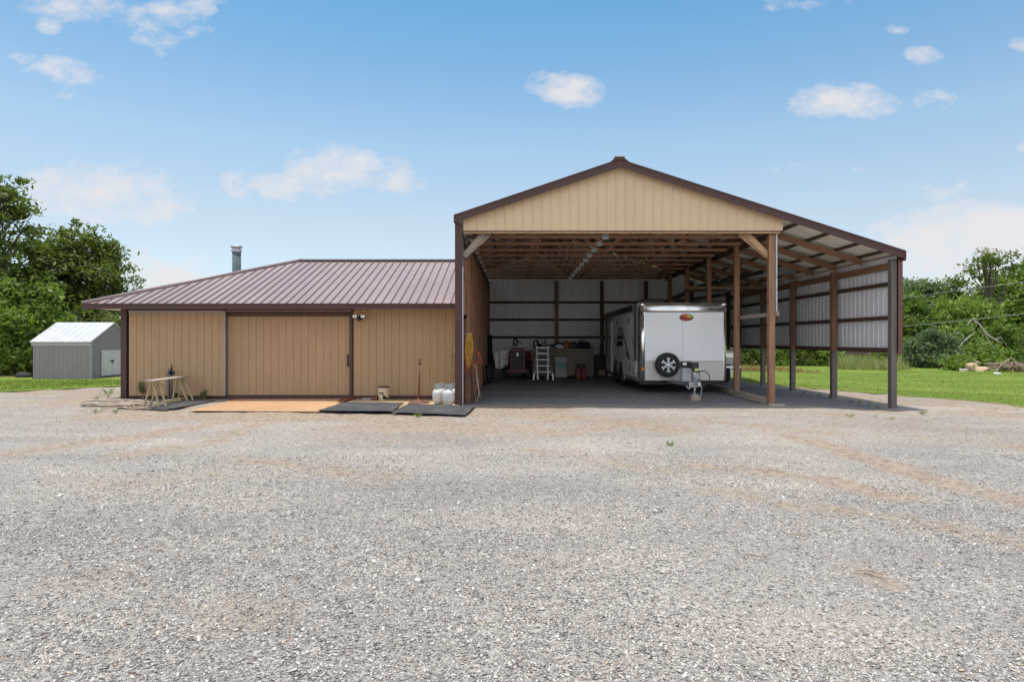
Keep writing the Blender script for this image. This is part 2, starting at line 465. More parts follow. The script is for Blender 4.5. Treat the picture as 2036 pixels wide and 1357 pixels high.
# ---- loose gravel stones (nobody could count them)
def stones():
    def band(n, y0, y1, smin, smax, pw=1.0):
        u = rng.random(n); y = y0+(y1-y0)*u**pw
        x = (rng.random(n)*2-1)*(y*.83+.8)
        s = smin*(smax/smin)**(rng.random(n)**2.0)
        return np.stack([x, y, s], -1)
    P = np.concatenate([band(125000, 2.5, 5.5, .0042, .0135), band(80000, 5.5, 9, .005, .014), band(30000, 9, 15.2, .006, .015),
                        band(2300, 2.5, 13, .014, .022), band(36, 2.6, 10, .024, .036)])
    x, y, s = P.T
    keep = ~((y > 13.5) & (x > -10.2) & (x < -1.1))
    keep &= (rng.random(len(x)) > dirt_at(x, y)*.8)
    # patchy cover: denser and coarser in some places
    keep &= rng.random(len(x)) < .35+.75*sstep(.35, .6, fbm(x*.5+2, y*.5+8, 4))
    P = P[keep]; x, y, s = P.T; n = len(P)
    T = np.array([(1,0,0),(.3,.95,0),(-.8,.6,0),(-.7,-.7,0),(.4,-.9,0),(.1,.1,.75),(0,0,-.6)])
    Fc = np.array([(0,1,5),(1,2,5),(2,3,5),(3,4,5),(4,0,5),(1,0,6),(2,1,6),(3,2,6),(4,3,6),(0,4,6)])
    V = T[None]*(1+(rng.random((n, 7, 3))-.5)*.55)
    V[:, 5, :2] += (rng.random((n, 2))-.5)*.9
    V[:, :5, 2] += (rng.random((n, 5))-.3)*.55
    sc = np.stack([.8+.6*rng.random(n), .65+.4*rng.random(n), .22+.33*rng.random(n)], -1)
    V *= sc[:, None]
    tilt = (rng.random((n, 2))-.5)*.9
    V[..., 2] += V[..., 0]*tilt[:, :1]+V[..., 1]*tilt[:, 1:]
    a = rng.random(n)*6.283; ca, sa = np.cos(a)[:, None], np.sin(a)[:, None]
    X = V[..., 0]*ca-V[..., 1]*sa; Y2 = V[..., 0]*sa+V[..., 1]*ca
    W = np.stack([X, Y2, V[..., 2]], -1)*s[:, None, None]
    W[..., 0] += x[:, None]; W[..., 1] += y[:, None]
    W[..., 2] += (yard_z(x, y)+s*.12)[:, None]
    tri = W[:, Fc].reshape(n*10, 3, 3)
    t = np.clip(.45+(rng.random(n)-.5)*1.05, 0, .93)
    t = np.where(rng.random(n) < .012, .965+rng.random(n)*.034, t)
    t = np.where((s > .0145) & (rng.random(n) < .6), .8+.165*rng.random(n), t)
    pale = .30*sstep(-.6, 1.2, x-.1*y)*(1-sstep(6, 9.5, y))*fbm(x*1.1, y*1.1, 3)*1.6+.04
    t = np.where(rng.random(n) < pale, .80+.16*rng.random(n), t)
    vi = np.arange(n*7).reshape(n, 7)
    me = bpy.data.meshes.new('gravel')
    me.vertices.add(n*7); me.vertices.foreach_set('co', W.reshape(-1).astype(np.float32))
    L = vi[:, Fc].reshape(-1).astype(np.int32); k = n*10
    me.loops.add(k*3); me.loops.foreach_set('vertex_index', L)
    me.polygons.add(k); me.polygons.foreach_set('loop_start', np.arange(0, 3*k, 3, dtype=np.int32))
    me.polygons.foreach_set('loop_total', np.full(k, 3, dtype=np.int32)); me.update(calc_edges=True)
    at = me.attributes.new('tint', 'FLOAT', 'FACE'); at.data.foreach_set('value', np.repeat(t, 10).astype(np.float32))
    m, nt, b = nodes('stone'); M['stone'] = m
    A = N(nt, 'ShaderNodeAttribute', attribute_name='tint')
    c = ramp(nt, A.outputs['Fac'], [(0, (0.168,0.153,0.143)), (.25, (0.281,0.256,0.237)), (.6, (0.413,0.378,0.350)), (.82, (0.541,0.497,0.459)), (.93, (0.673,0.621,0.569)), (.95, (0.551,0.443,0.318)), (.975, (0.469,0.330,0.203)), (1.0, (0.275,0.138,0.106))])
    nn = noise(nt, coords(nt), 120, 3, .6); c = mixc(nt, 1.0, c, ramp(nt, nn, [(.3, .82), (.7, 1.15)]), 'MULTIPLY')
    nt.links.new(c, b.inputs['Base Color']); b.inputs['Roughness'].default_value = .85; b.inputs['Specular IOR Level'].default_value = .3
    me.materials.append(m)
    o = bpy.data.objects.new('gravel', me); C.objects.link(o)
    tag(o, 'loose grey crushed stones strewn over the yard', 'gravel', kind='stuff')
stones()

# ---- lawns
def lawn_material():
    m, nt, b = nodes('lawn'); M['lawn'] = m
    v = coords(nt); at = N(nt, 'ShaderNodeAttribute', attribute_name='dry')
    n = math_(nt, 'ADD', math_(nt, 'MULTIPLY', noise(nt, v, .35, 5, .6), .6), math_(nt, 'MULTIPLY', noise(nt, v, 7, 5, .7), .4))
    c = ramp(nt, n, [(.3, (.095,.155,.024)), (.5, (.15,.21,.032)), (.72, (.22,.265,.055))])
    d = ramp(nt, math_(nt, 'ADD', at.outputs['Fac'], math_(nt, 'MULTIPLY', math_(nt, 'SUBTRACT', noise(nt, v, 2.5, 6, .7), .5), 1.1)), [(.3, 0), (.8, 1)])
    c = mixc(nt, d, c, (.24,.19,.09))
    nt.links.new(c, b.inputs['Base Color']); b.inputs['Roughness'].default_value = .9; b.inputs['Specular IOR Level'].default_value = .15
    bp = N(nt, 'ShaderNodeBump', i_Strength=.6, i_Distance=.05); nt.links.new(noise(nt, v, 30, 5, .7), bp.inputs['Height']); nt.links.new(bp.outputs[0], b.inputs['Normal'])
    return m
lawn_material()
def dry_r(x, y):
    d = seg_dist(x, y, [(11.6,24.6),(13.1,22),(15.7,20),(22,17.6)])
    e = 1-sstep(0, .5, x-edge_r(y))
    return np.maximum(np.exp(-(d/.5)**2)*.75*(.3+1.2*fbm(x*1.1, y*1.1, 3)), e*.7)
def lawn_rz(x, y):
    d = seg_dist(x, y, [(11.6,24.6),(13.1,22),(15.7,20),(22,17.6)])
    e = sstep(0, 1.2, x-edge_r(y))
    return gz(x, y)+.002+e*(.03+(fbm(x*.22, y*.22, 3)-.5)*.22*sstep(20, 26, y)-.1*np.exp(-(d/.6)**2))
def xm(X, Y): return edge_r(Y)+X, Y
tag(grid_obj('lawn', np.concatenate([np.arange(0, 14, .3), np.arange(14, 75, 3.)]), np.arange(4, 66, .4), lawn_rz, M['lawn'], {'dry': dry_r}, xm), kind='structure')
def lawn_lz(x, y): return .002+sstep(0, .8, y-edge_l(x))*(.03+.02*fbm(x, y, 2))
def dry_l(x, y): return np.maximum(.6*(1-sstep(0, .4, y-edge_l(x))), sstep(26, 28.5, y)*.95)
def xm2(X, Y): return X, edge_l(X)+Y
tag(grid_obj('lawn', np.arange(-60, -10.9, .4), np.concatenate([np.arange(0, 12, .3), np.arange(12, 40, 2.)]), lawn_lz, M['lawn'], {'dry': dry_l}, xm2), kind='structure')
gnd = MB(); gnd.add([(-900,-900,-.4),(900,-900,-.4),(900,900,-.4),(-900,900,-.4)], [(0,1,2,3)])
mk('far_ground', (.10,.13,.04), .95, var=.25, scale=.05)
tag(gnd.build('ground', M['far_ground']), kind='structure')

def blades(name, x, y, z, h, w, mat, label, cat):
    n = len(x); a = rng.random(n)*6.283
    dx, dy = np.cos(a)*w, np.sin(a)*w
    lean = (rng.random((n, 2))-.5)*h[:, None]*.9
    p0 = np.stack([x-dx, y-dy, z], -1); p1 = np.stack([x+dx, y+dy, z], -1)
    p2 = np.stack([x+lean[:, 0], y+lean[:, 1], z+h], -1)
    o = quads_obj(name, np.stack([p0, p1, p2], 1), rng.random(n), mat, n=3)
    tag(o, label, cat, kind='stuff'); return o
n = 90000
y = 14.5+rng.random(n)**1.3*24; x = edge_r(y)+.05+rng.random(n)**1.2*(12+y*.55)
k = (x < y*.82+1) & (rng.random(n) > dry_r(x, y)*.8); x, y = x[k], y[k]
blades('grass', x, y, lawn_rz(x, y)-.01, .02+.04*rng.random(len(x)), .005+.007*rng.random(len(x)), M['grass_blade'], 'short mown green grass of the lawn right of the pole barn', 'grass')
n = 26000
x = -30+rng.random(n)*18; y = edge_l(x)+.05+rng.random(n)*5.5
blades('grass', x, y, lawn_lz(x, y)-.01, .03+.05*rng.random(n), .006+.008*rng.random(n), M['grass_blade'], 'short green grass strip in front of the grey shed', 'grass')
# tall seeding grass at the back of the lawn, and a brown dead patch
n = 2600
x = 18.6+rng.random(n)*3.6; y = 36.2+rng.random(n)*2.2
blades('tall_grass', x, y, lawn_rz(x, y), .25+.9*rng.random(n)**1.5*(.25+1.1*vnoise(x*1.6, y*1.2)), .012+.012*rng.random(n), M['tall_grass_blade'], 'tall pale seeding grass along the back edge of the lawn', 'grass')
n = 3000
x = 11.8+rng.random(n)*3.8; y = 33.0+rng.random(n)*3.0; k = vnoise(x*1.3+7, y*1.1) > .48; x, y = x[k], y[k]; n = len(x)
blades('dry_grass', x, y, lawn_rz(x, y), .06+.3*rng.random(n)*(.3+vnoise(x*1.4, y)), .014+.014*rng.random(n), M['dry_grass_blade'], 'low brown dead grass in front of the hedge line', 'grass')

# ------------------------------------------------------------------ trees and shrubs
def leaf_cloud(cents, per, spread, size, flat=.6):
    K = len(cents); n = K*per
    c = np.repeat(np.array(cents), per, 0)
    sp = spread*(.6+.8*rng.random((K, 1))); sp = np.repeat(sp, per, 0)
    p = c+rng.normal(size=(n, 3))*sp*np.array([1, 1, flat])
    d = rng.normal(size=(n, 3)); d /= np.linalg.norm(d, axis=1, keepdims=True)
    nm = rng.normal(size=(n, 3))*.8+np.array([0, 0, .7]); nm /= np.linalg.norm(nm, axis=1, keepdims=True)
    u = np.cross(nm, d); u /= np.linalg.norm(u, axis=1, keepdims=True); w = np.cross(nm, u)
    s = (size*(.55+.9*rng.random(n)))[:, None]
    V = np.stack([p-u*s, p+w*s*.42-u*s*.1, p+u*s, p-w*s*.42+u*s*.1], 1)
    t = np.repeat(rng.random(K)**1.4, per)*.75+rng.random(n)*.3
    return V, t
def ell_points(ells, K, shell=.45):
    vol = np.array([(e[3]*e[4]*e[5])**.75 for e in ells]); pr = vol/vol.sum()
    idx = rng.choice(len(ells), K, p=pr); E = np.array(ells)[idx]
    d = rng.normal(size=(K, 3)); d /= np.linalg.norm(d, axis=1, keepdims=True)
    r = shell+(1-shell)*rng.random(K)**.7
    return E[:, :3]+d*E[:, 3:]*r[:, None]
def tree(name, label, cat, base, ells, K, per, spread, size, leaf, trunk_r=.16, group=None, twigs=26, bark='bark', flat=.6, shell=.45, tr_name='trunk'):
    x, y = base; z = float(gz(x, y))
    t = thing(name, (x, y, z), label, cat, group)
    ex = []
    for e in ells:
        for q in range(4):
            d = rng.normal(size=3); d /= np.linalg.norm(d); r_ = .2+.14*rng.random()
            ex.append((e[0]+d[0]*e[3]*1.04, e[1]+d[1]*e[4]*1.04, e[2]+abs(d[2])*e[5]*1.06, e[3]*r_, e[4]*r_, e[5]*r_))
    cents = np.concatenate([ell_points(ells, int(K*.8), shell), ell_points(ex, int(K*.26)+1, .1)]); cents = cents[cents[:, 2] > z+.12]
    V, ti = leaf_cloud(cents, per, spread, size, flat)
    V[..., 2] = np.maximum(V[..., 2], z+.03)
    quads_obj('crown' if tr_name == 'trunk' else 'foliage', V, ti, M[leaf], t)
    b = MB()
    top = max(e[2] for e in ells)
    lx = np.mean([e[0] for e in ells]); ly = np.mean([e[1] for e in ells])
    path = []
    for i in range(7):
        f = i/6
        path.append((x+(lx-x)*f+random.uniform(-.08, .08)*(i > 0), y+(ly-y)*f+random.uniform(-.08, .08)*(i > 0), z-.1+(top-z+.1)*f))
    b.tube(path, [trunk_r*(1.25 if i == 0 else 1)*(1-.75*i/6) for i in range(7)], 9)
    for c in [e[:3] for e in ells]+[cents[i] for i in rng.choice(len(cents), min(twigs, len(cents)), replace=False)]:
        f = max(.12, min(.95, (c[2]-z)/(top-z+.01)*random.uniform(.35, .8)))
        k = f*6; i = int(k); q = np.array(path[i])*(1-(k-i))+np.array(path[min(6, i+1)])*(k-i)
        c = np.array(c); mid = (q+c)/2+np.array([random.uniform(-.2, .2), random.uniform(-.2, .2), random.uniform(0, .3)])
        r0 = trunk_r*(1-.75*f)*.45
        b.tube([q, mid, c], [r0, r0*.6, .012], 5)
    b.build(tr_name, M[bark], t)
    return t
def E(u, v, Y, ru, rv, ry=None):
    """crown lump seen at photo (u,v) standing Y metres away"""
    s = Y/F
    return (px(u, Y), Y, pz(v, Y), ru*s, (ry if ry else ru*s), rv*s)
# left group
tree('broadleaf_tree', 'big dark green tree rising behind the grey shed', 'tree', (px(150,37),37),
     [E(145,560,37,88,70), E(110,510,36.5,46,48), E(170,480,37,38,34), E(205,540,37.5,40,52), E(80,600,36,50,60), E(190,610,37,50,45), E(135,660,36.5,70,50), E(222,600,38,26,40),E(215,500,37.5,16,22)],
     540, 40, .30, .15, 'leaf_dark', .26, shell=.3)
tree('broadleaf_tree', 'tall loose tree at the left edge reaching out over the shed', 'tree', (px(-70,31),31),
     [E(-70,420,31,85,60), E(10,385,31,36,34), E(45,418,31.4,44,14), E(15,440,31,42,20), E(30,480,31,40,15), E(-10,520,30.5,40,20), E(60,462,31.2,30,10), E(-60,520,31,80,60)],
     200, 30, .25, .13, 'leaf_dark', .24, flat=.4, shell=.15)
tree('broadleaf_tree', 'bright green bushy tree left of the grey shed', 'tree', (px(10,30),30),
     [E(10,650,30,70,60), E(60,640,30.5,45,40), E(-40,600,30,60,70), E(40,700,29.6,48,50), E(70,610,31,38,36), E(-10,720,29.5,50,36), E(88,590,31.5,22,26)],
     520, 38, .3, .135, 'leaf_light', .16)
tree('shrub', 'low dark shrub filling the gap behind the shed', 'shrub', (px(120,33.5),33.5),
     [E(100,700,33.5,60,50), E(160,670,33.5,50,55), E(230,680,33.5,40,50), E(40,710,33,50,40)], 300, 34, .3, .15, 'leaf_dark', .1)
tree('broadleaf_tree', 'thin leafy tree top poking above the brown roof', 'tree', (px(270,42),42),
     [E(270,580,42,12,30), E(262,556,42,6,12), E(281,560,42,8,10), E(270,640,42,20,40)], 60, 12, .16, .1, 'leaf_grey', .06, shell=.1)
# right group
tree('broadleaf_tree', 'pale feathery tree farthest back beside the barn roof corner', 'tree', (px(1845,62),62),
     [E(1835,595,62,44,30), E(1815,575,62,26,20), E(1860,590,62,26,26), E(1880,620,62,24,26), E(1840,640,62,50,40), E(1800,610,62,26,40)], 330, 26, .5, .2, 'leaf_grey', .22, flat=.35, shell=.3)
tree('broadleaf_tree', 'dense dark round tree just right of the barn corner', 'tree', (px(1803,47),47),
     [E(1800,625,47,34,42), E(1815,660,47,36,42), E(1790,670,46.5,40,50)], 300, 40, .34, .17, 'leaf_mid', .2)
tree('broadleaf_tree', 'tall sparse tree with bare dark trunk above the thicket', 'tree', (px(1964,50),50),
     [E(1960,530,50,34,26), E(1935,548,50,22,18), E(1985,520,50,26,18), E(1968,505,50,20,10), E(2005,535,50,20,12), E(1950,585,50,16,20)], 80, 18, .27, .14, 'leaf_dark', .2, twigs=22, flat=.4, shell=.15)
tree('broadleaf_tree', 'slim young tree standing between the pale tree and the thicket', 'tree', (px(1902,52),52),
     [E(1900,568,52,16,12), E(1893,585,52,14,10), E(1912,590,52,14,14), E(1905,620,52,18,20)], 80, 18, .26, .14, 'leaf_dark', .12, shell=.15)
tree('broadleaf_tree', 'large spreading green tree at the right edge', 'tree', (px(2030,54),54),
     [E(2020,600,54,66,62), E(1985,575,54,30,34), E(2060,590,54,80,70), E(1980,640,53,46,52), E(2040,660,53,60,50), E(2100,650,53,70,70), E(1995,560,54,22,24)], 600, 36, .38, .18, 'leaf_light', .34, shell=.35)
tree('broadleaf_tree', 'light green rounded tree in the middle of the thicket', 'tree', (px(1895,47),47),
     [E(1895,650,47,46,38), E(1860,665,47,36,36), E(1930,655,47,36,40), E(1900,622,47,36,24), E(1945,620,47.5,26,28), E(1880,690,46,50,36)], 430, 36, .30, .15, 'leaf_light', .2, shell=.35)
sh = [('broad dark leaved bush at the lawn edge right of the barn', 1848, 696, 40, 48, 42, 'leaf_grey'),
 ('bush with yellow green tips beside the pale dead branches', 1905, 690, 42, 36, 48, 'leaf_light'),
 ('wide green bush behind the brush pile', 1985, 690, 42, 46, 44, 'leaf_mid'),
 ('leafy bush at the far right edge above the brush pile', 2050, 690, 43, 50, 54, 'leaf_dark'),
 ('feathery light green bush behind the pale rocks', 1958, 706, 40.5, 34, 26, 'leaf_light'),
 ('small upright green bush standing on the lawn near the pale rocks', 1908, 727, 36, 10, 15, 'leaf_light'),
 ('green bush behind the lawn beside the barn corner post', 1790, 708, 43, 34, 36, 'leaf_mid'),
 ('green bush behind the tall grass', 1725, 712, 43, 40, 38, 'leaf_mid'),
 ('green bush behind the lawn between the second and third wall posts', 1655, 714, 42.5, 36, 36, 'leaf_light'),
 ('dark green bush behind the lawn left of the third wall post', 1600, 712, 43, 36, 40, 'leaf_dark'),
 ('bright green bush seen between the open centre post and the wall posts', 1548, 714, 42.5, 32, 36, 'leaf_mid'),
 ('dark bush seen left of the open centre post above the dead grass', 1492, 712, 42, 34, 40, 'leaf_dark'),
 ('green bush hidden mostly by the camper', 1435, 712, 43, 34, 40, 'leaf_mid')]
for lab, u, v, Y, ru, rv, lf in sh:
    tree('shrub', lab, 'shrub', (px(u, Y), Y), [E(u, v, Y, ru*.8, rv*.8), E(u-ru*.45, v+rv*.3, Y-.3, ru*.55, rv*.6), E(u+ru*.45, v+rv*.25, Y, ru*.55, rv*.6), E(u+ru*.1, v+rv*.55, Y-.6, ru*.8, rv*.45)],
         int(60+ru*4.2), 34, .24, .115, lf, .07, 'shrubs along the back of the lawn', twigs=10, shell=.4, tr_name='stems')

# dead branches, brush, rocks
def branchy(b, p, d, L, r, depth=3, wig=.25):
    p = Vector(p); d = Vector(d).normalized(); path = [p.copy()]; rs = [r]
    for i in range(5):
        d = (d+Vector((random.uniform(-wig, wig), random.uniform(-wig, wig), random.uniform(-wig, wig)))).normalized()
        p = p+d*L/5; path.append(p.copy()); rs.append(r*(1-.15*(i+1)))
        if depth and i > 0 and random.random() < .75:
            branchy(b, p, d+Vector((random.uniform(-.9, .9), random.uniform(-.5, .5), random.uniform(-.4, .8))), L*.5, r*.55, depth-1, wig)
    b.tube(path, rs, 5)
o = thing('dead_branch', (px(1975,38.5),38.5,0), 'long bleached dead branch leaning down through the bushes', 'branch')
b = MB(); P = [Vector((px(u, 38.5), 38.5-.01*i, pz(v, 38.5))) for i, (u, v) in enumerate([(1938,638),(1947,645),(1955,657),(1965,668),(1978,676),(1992,684)])]
b.tube(P, [.03,.05,.06,.06,.05,.03], 7); b.tube([P[2], P[2]+Vector((.3,.1,-.5)), P[2]+Vector((.75,.1,-1.15))], [.05,.04,.02], 6); b.tube([P[4], P[4]+Vector((.3,0,.15)), P[4]+Vector((.7,0,-.35))], [.03,.02,.01], 5)
b.build('limb', M['bark_pale'], o)
o = thing('dead_branch', (px(1922,38.7),38.7,0), 'short forked dead branch sticking out of the bushes', 'branch')
b = MB(); b.tube([(px(u,38.7),38.7,pz(v,38.7)) for u, v in [(1905,692),(1918,678),(1930,668),(1938,662)]], [.02,.035,.03,.015], 6)
b.tube([(px(u,38.7),38.7,pz(v,38.7)) for u, v in [(1918,678),(1912,664),(1902,662)]], [.03,.02,.01], 5); b.tube([(px(u,38.7),38.65,pz(v,38.7)) for u, v in [(1922,648),(1929,637),(1934,636),(1942,648)]], [.02,.03,.03,.015], 6)
b.build('limb', M['bark_pale'], o)
o = thing('brush_pile', (px(2010,34),34,-.07), 'heap of dry brown branches and logs at the lawn edge', 'brush pile')
b = MB()
for i in range(80):
    c = Vector((px(random.uniform(1980,2046),34)+random.gauss(0,.2), 34+random.gauss(0,.5), random.uniform(-.05,.2)+.2*math.exp(-((random.uniform(-1,1))**2)*2)))
    d = Vector((random.gauss(0,1), random.gauss(0,.5), random.gauss(0,.25))).normalized()*random.uniform(.2,.6)
    c.z = max(c.z, -.03+abs(d.z))
    b.tube([c-d, c+Vector((0,0,.05)), c+d], [random.uniform(.012,.05)]*3, 5)
b.build('sticks', M['brushwood'], o)
def rock(name, label, c, r, mat, group=None, n=9, seed=1):
    rr = random.Random(seed); bm = bmesh.new(); bmesh.ops.create_icosphere(bm, subdivisions=3, radius=1)
    offs = [Vector((rr.gauss(0,1), rr.gauss(0,1), rr.gauss(0,1))).normalized() for _ in range(n)]; cut = [rr.uniform(.62,.9) for _ in range(n)]
    for v in bm.verts:
        for d, k in zip(offs, cut):
            e = v.co.dot(d)
            if e > k: v.co -= d*(e-k)*.85
        v.co = Vector((v.co.x*r[0], v.co.y*r[1], max(v.co.z, -.5)*r[2]))
    me = bpy.data.meshes.new(name); bm.to_mesh(me); bm.free(); me.materials.append(M[mat])
    o = bpy.data.objects.new(name, me); C.objects.link(o); o.location = c; tag(o, label, 'rock', group); return o
import bmesh
rock('boulder', 'large pale tan rock on the pile at the lawn edge', (px(1932,35),35,.1), (.42,.35,.3), 'boulder', 'pale rocks dumped on the lawn edge', seed=2)
rock('boulder', 'wide flat tan rock right of the largest rock', (px(1950,34.7),34.7,.02), (.48,.35,.22), 'boulder', 'pale rocks dumped on the lawn edge', seed=5)
rock('boulder', 'small greyish rock left of the largest rock', (px(1915,34.8),34.8,-.02), (.25,.22,.16), 'concrete', 'pale rocks dumped on the lawn edge', seed=8)
rock('boulder', 'small dark rock balanced at the top of the pile', (px(1938,35.6),35.6,.32), (.28,.25,.18), 'brushwood', 'pale rocks dumped on the lawn edge', seed=9)
b = MB(); b.slab([(px(1983,31),31,-.05),(px(1991,31),31,-.05),(px(1990,31),31.3,-.02),(px(1984,31),31.3,-.02)], .09)
tag(b.build('litter', M['white_plastic'], loc=(px(1987,31),31,-.05)), 'white scrap of litter lying on the lawn by the brush pile', 'litter')

# power lines over the lawn
for lab, p0, p1 in (('upper thin power cable crossing in front of the right trees', (1795,592,40), (2140,545,34)), ('lower thin power cable crossing in front of the bushes', (1780,650,36), (2140,612,31))):
    A = Vector((px(p0[0],p0[2]), p0[2], pz(p0[1],p0[2]))); B = Vector((px(p1[0],p1[2]), p1[2], pz(p1[1],p1[2])))
    D = B-A; A = A-D*1.6; B = B+D*1.6; pts = []
    for i in range(41):
        t = i/40; q = A.lerp(B, t); q.z -= 0.5*(4*t*(1-t)-.9); pts.append(q)
    b = MB(); b.tube(pts, .011, 5); tag(b.build('power_cable', M['cable'], loc=tuple(A)), lab, 'cable', 'power cables over the lawn')
# weeds in the gravel
def weed(u, v, hpx, wpx, label, z=0, leaf='weed_leaf', K=10, Y=None):
    x, y, _ = gp(u, v, z)
    if Y: x, y = px(u, Y), Y
    s = y/F; h = hpx*s; w = wpx*s/2
    t = thing('weed', (x, y, z), label, 'weed', 'weeds growing in the gravel')
    cents = np.stack([x+rng.normal(size=K)*w*.5, y+rng.normal(size=K)*w*.5, z+.02+rng.random(K)*h*.85], -1)
    V, ti = leaf_cloud(cents, 16, max(.015, h*.13), max(.01, h*.075)); V[..., 2] = np.maximum(V[..., 2], z+.004)
    quads_obj('leaves', V, ti, M[leaf], t)
    b = MB()
    for c in cents[:6]: b.tube([(x+random.gauss(0,w*.15), y+random.gauss(0,w*.15), z-.02), tuple(c)], [.005,.003], 5)
    b.build('stem', M['weed_leaf'], t)
weed(215,790,18,26,'leafy weed with a dry clump beside the hose coil')
weed(193,795,8,14,'small round weed at the back of the hose coil')
weed(188,822,9,42,'low wide grass tuft in front of the hose coil', K=16)
weed(231,822,6,12,'tiny grass tuft right of the wide tuft before the hose')
weed(242,795,14,12,'weed at the foot of the workshop corner trim')
weed(832,829,5,18,'flat green weed in front of the rubber mats')
weed(1333,887,4,14,'lone flat green weed out in the open gravel')
weed(1690,832,8,26,'green weed patch in front of the lean-to shadow', -.06)
weed(1740,833,7,10,'dry brown weed in front of the lean-to', -.07, 'dry_grass_blade', 5)
weed(1772,838,8,10,'dry brown weed near the corner post', -.07, 'dry_grass_blade', 5)
weed(1834,824,4,12,'little green weed right of the corner post', -.07)
for u, v in ((1598,783),(1612,786),(1630,788),(1648,793),(1690,801),(1708,804),(1728,808),(1745,811),(1480,760),(1492,762)):
    weed(u, v, 7, 10, 'small dark weed along the shade line under the lean-to wall', -.06, 'leaf_dark', 5)

# twigs on the gravel
for lab, (u, v), L_ in (('short brown twig lying on the gravel at lower right', (1735,1140), .22), ('thin brown stick lying on the gravel right of centre', (1505,1108), .2), ('bent brown twig lying on the gravel left of the thin stick', (1585,1066), .16)):
    p = Vector(gp(u, v, .02)); b = MB(); d = Vector((.95, -.3, 0))*L_/2
    b.tube([p-d, p-d*.3+Vector((0,.02,.006)), p+d*.4, p+d+Vector((0,.03,.01))], [.004,.005,.005,.003], 6); b.tube([p+d*.2, p+d*.6+Vector((0,-.05,.01))], [.005,.003], 5)
    tag(b.build('twig', M['brushwood'], loc=tuple(p)), lab, 'twig', 'twigs on the gravel')

# far woods all round the back
K = 1100; a = rng.random(K); xx = -190+a*380; yy = 118+rng.random(K)*28-.0012*xx**2*.6
hh = 3.2+3.6*fbm(xx*.09, xx*0+4, 3)
V, ti = leaf_cloud(np.stack([xx, yy, .3+rng.random(K)*hh], -1), 30, 1.0, .5)
V[..., 2] = np.maximum(V[..., 2], -.2)
tag(quads_obj('woods', V, ti, M['leaf_mid']), 'far line of green woods behind the buildings', 'woods', kind='stuff')
# ================================================================== POLE BARN
FY = 15.9
def X0(u): return (u-CX)*FY/F
BX0, BX1, BY1 = -1.47, 9.42, 28.2
RX, RZ = 2.5, 6.0            # ridge
SL, SR = .338, .321          # slopes left / right
def roofz(x): return RZ-SL*(RX-x) if x < RX else RZ-SR*(x-RX)
barn = thing('pole_barn', (4.0, 22.0, 0), 'open fronted tan pole barn with timber trusses and a lean-to on its right', 'pole barn')
def bp(b, name, mat, bevel=0, par=None): return b.build(name, M[mat] if isinstance(mat, str) else mat, par or barn, bevel)
# gable
b = MB(); prof = ribs(-1.32, 6.55, .228, .045, .016, slope=.6)
b.sheet(prof, (0, FY-.03, 4.32), (1,0,0), (0,0,1), (0,-1,0), [roofz(u)-.06-4.32 for u, _ in prof], .012)
bp(b, 'gable_panel', 'tan_gable')
b = MB(); b.box(-1.3, 6.5, FY, FY+.09, 4.26, 4.345); bp(b, 'gable_header', 'pale_wood_x')
b = MB(); b.box(-1.3, 6.36, FY+.1, FY+.14, 4.28, 4.5); bp(b, 'gable_header', 'wood_x')
b = MB(); b.box(-1.32, 6.5, FY-.026, FY-.005, 4.305, 4.325); bp(b, 'drip_trim', 'brown_trim')
# rakes
YF = FY-.2
for (xa, xb) in ((-1.53, RX), (RX, 9.47)):
    b = MB(); za, zb = roofz(xa), roofz(xb)
    b.prism([(xa, za+.03), (xb, zb+.03), (xb, zb-.15), (xa, za-.14)], YF, YF+.03, 'xz')
    b.prism([(xa, za+.045), (xb, zb+.045), (xb, zb+.031), (xa, za+.031)], YF-.01, YF+.2, 'xz')
    b.prism([(xa, za-.125), (xb, zb-.135), (xb, zb-.165), (xa, za-.155)], YF-.016, YF-.001, 'xz')
    b.prism([(xa, za+.0), (xb, zb+.0), (xb, zb-.02), (xa, za-.02)], YF-.012, YF-.001, 'xz')
    bp(b, 'rake_trim', 'brown_trim' if xa < 0 else 'brown_trim')
b = MB(); b.prism([(-1.545, roofz(-1.545)+.04), (-1.531, roofz(-1.531)+.04), (-1.531, 4.5), (-1.545, 4.5)], YF-.01, BY1+.25, 'xz'); bp(b, 'eave_trim', 'brown_trim')
b = MB(); b.prism([(9.471, roofz(9.47)+.04), (9.49, roofz(9.49)+.03), (9.485, 3.56), (9.471, 3.56)], YF-.012, BY1+.25, 'xz'); bp(b, 'eave_trim', 'rust_trim')
# roof sheets: swept along y (ribs run down slope -> profile along y)
for (xa, xb) in ((RX, -1.52), (RX, 9.46)):
    b = MB(); b.two = True
    L = math.hypot(xb-xa, roofz(xb)-RZ); dv = Vector((xb-xa, 0, roofz(xb)-RZ)).normalized(); sgn = 1 if xb > xa else -1
    dn = Vector((-dv.z, 0, dv.x))*(1 if dv.x > 0 else -1); dn = dn if dn.z > 0 else -dn
    b.sheet(ribs(YF+.035, BY1+.22, .229, .06, .02), (RX, 0, RZ), (0,1,0), dv, dn, L, .006)
    b.build('roof', [M['roof_brown'], M['roof_under']], barn)
b = MB(); b.prism([(RX-.22, roofz(RX-.22)+.045), (RX-.09, RZ+.085), (RX+.09, RZ+.085), (RX+.22, roofz(RX+.22)+.045), (RX, RZ+.03)], YF-.03, BY1+.24, 'xz'); bp(b, 'ridge_cap', 'brown_trim')
b = MB(); b.prism([(RX-.12, RZ+.09), (RX-.06, RZ+.115), (RX+.07, RZ+.115), (RX+.13, RZ+.09)], YF-.04, YF+.3, 'xz'); bp(b, 'ridge_cap', 'galv')
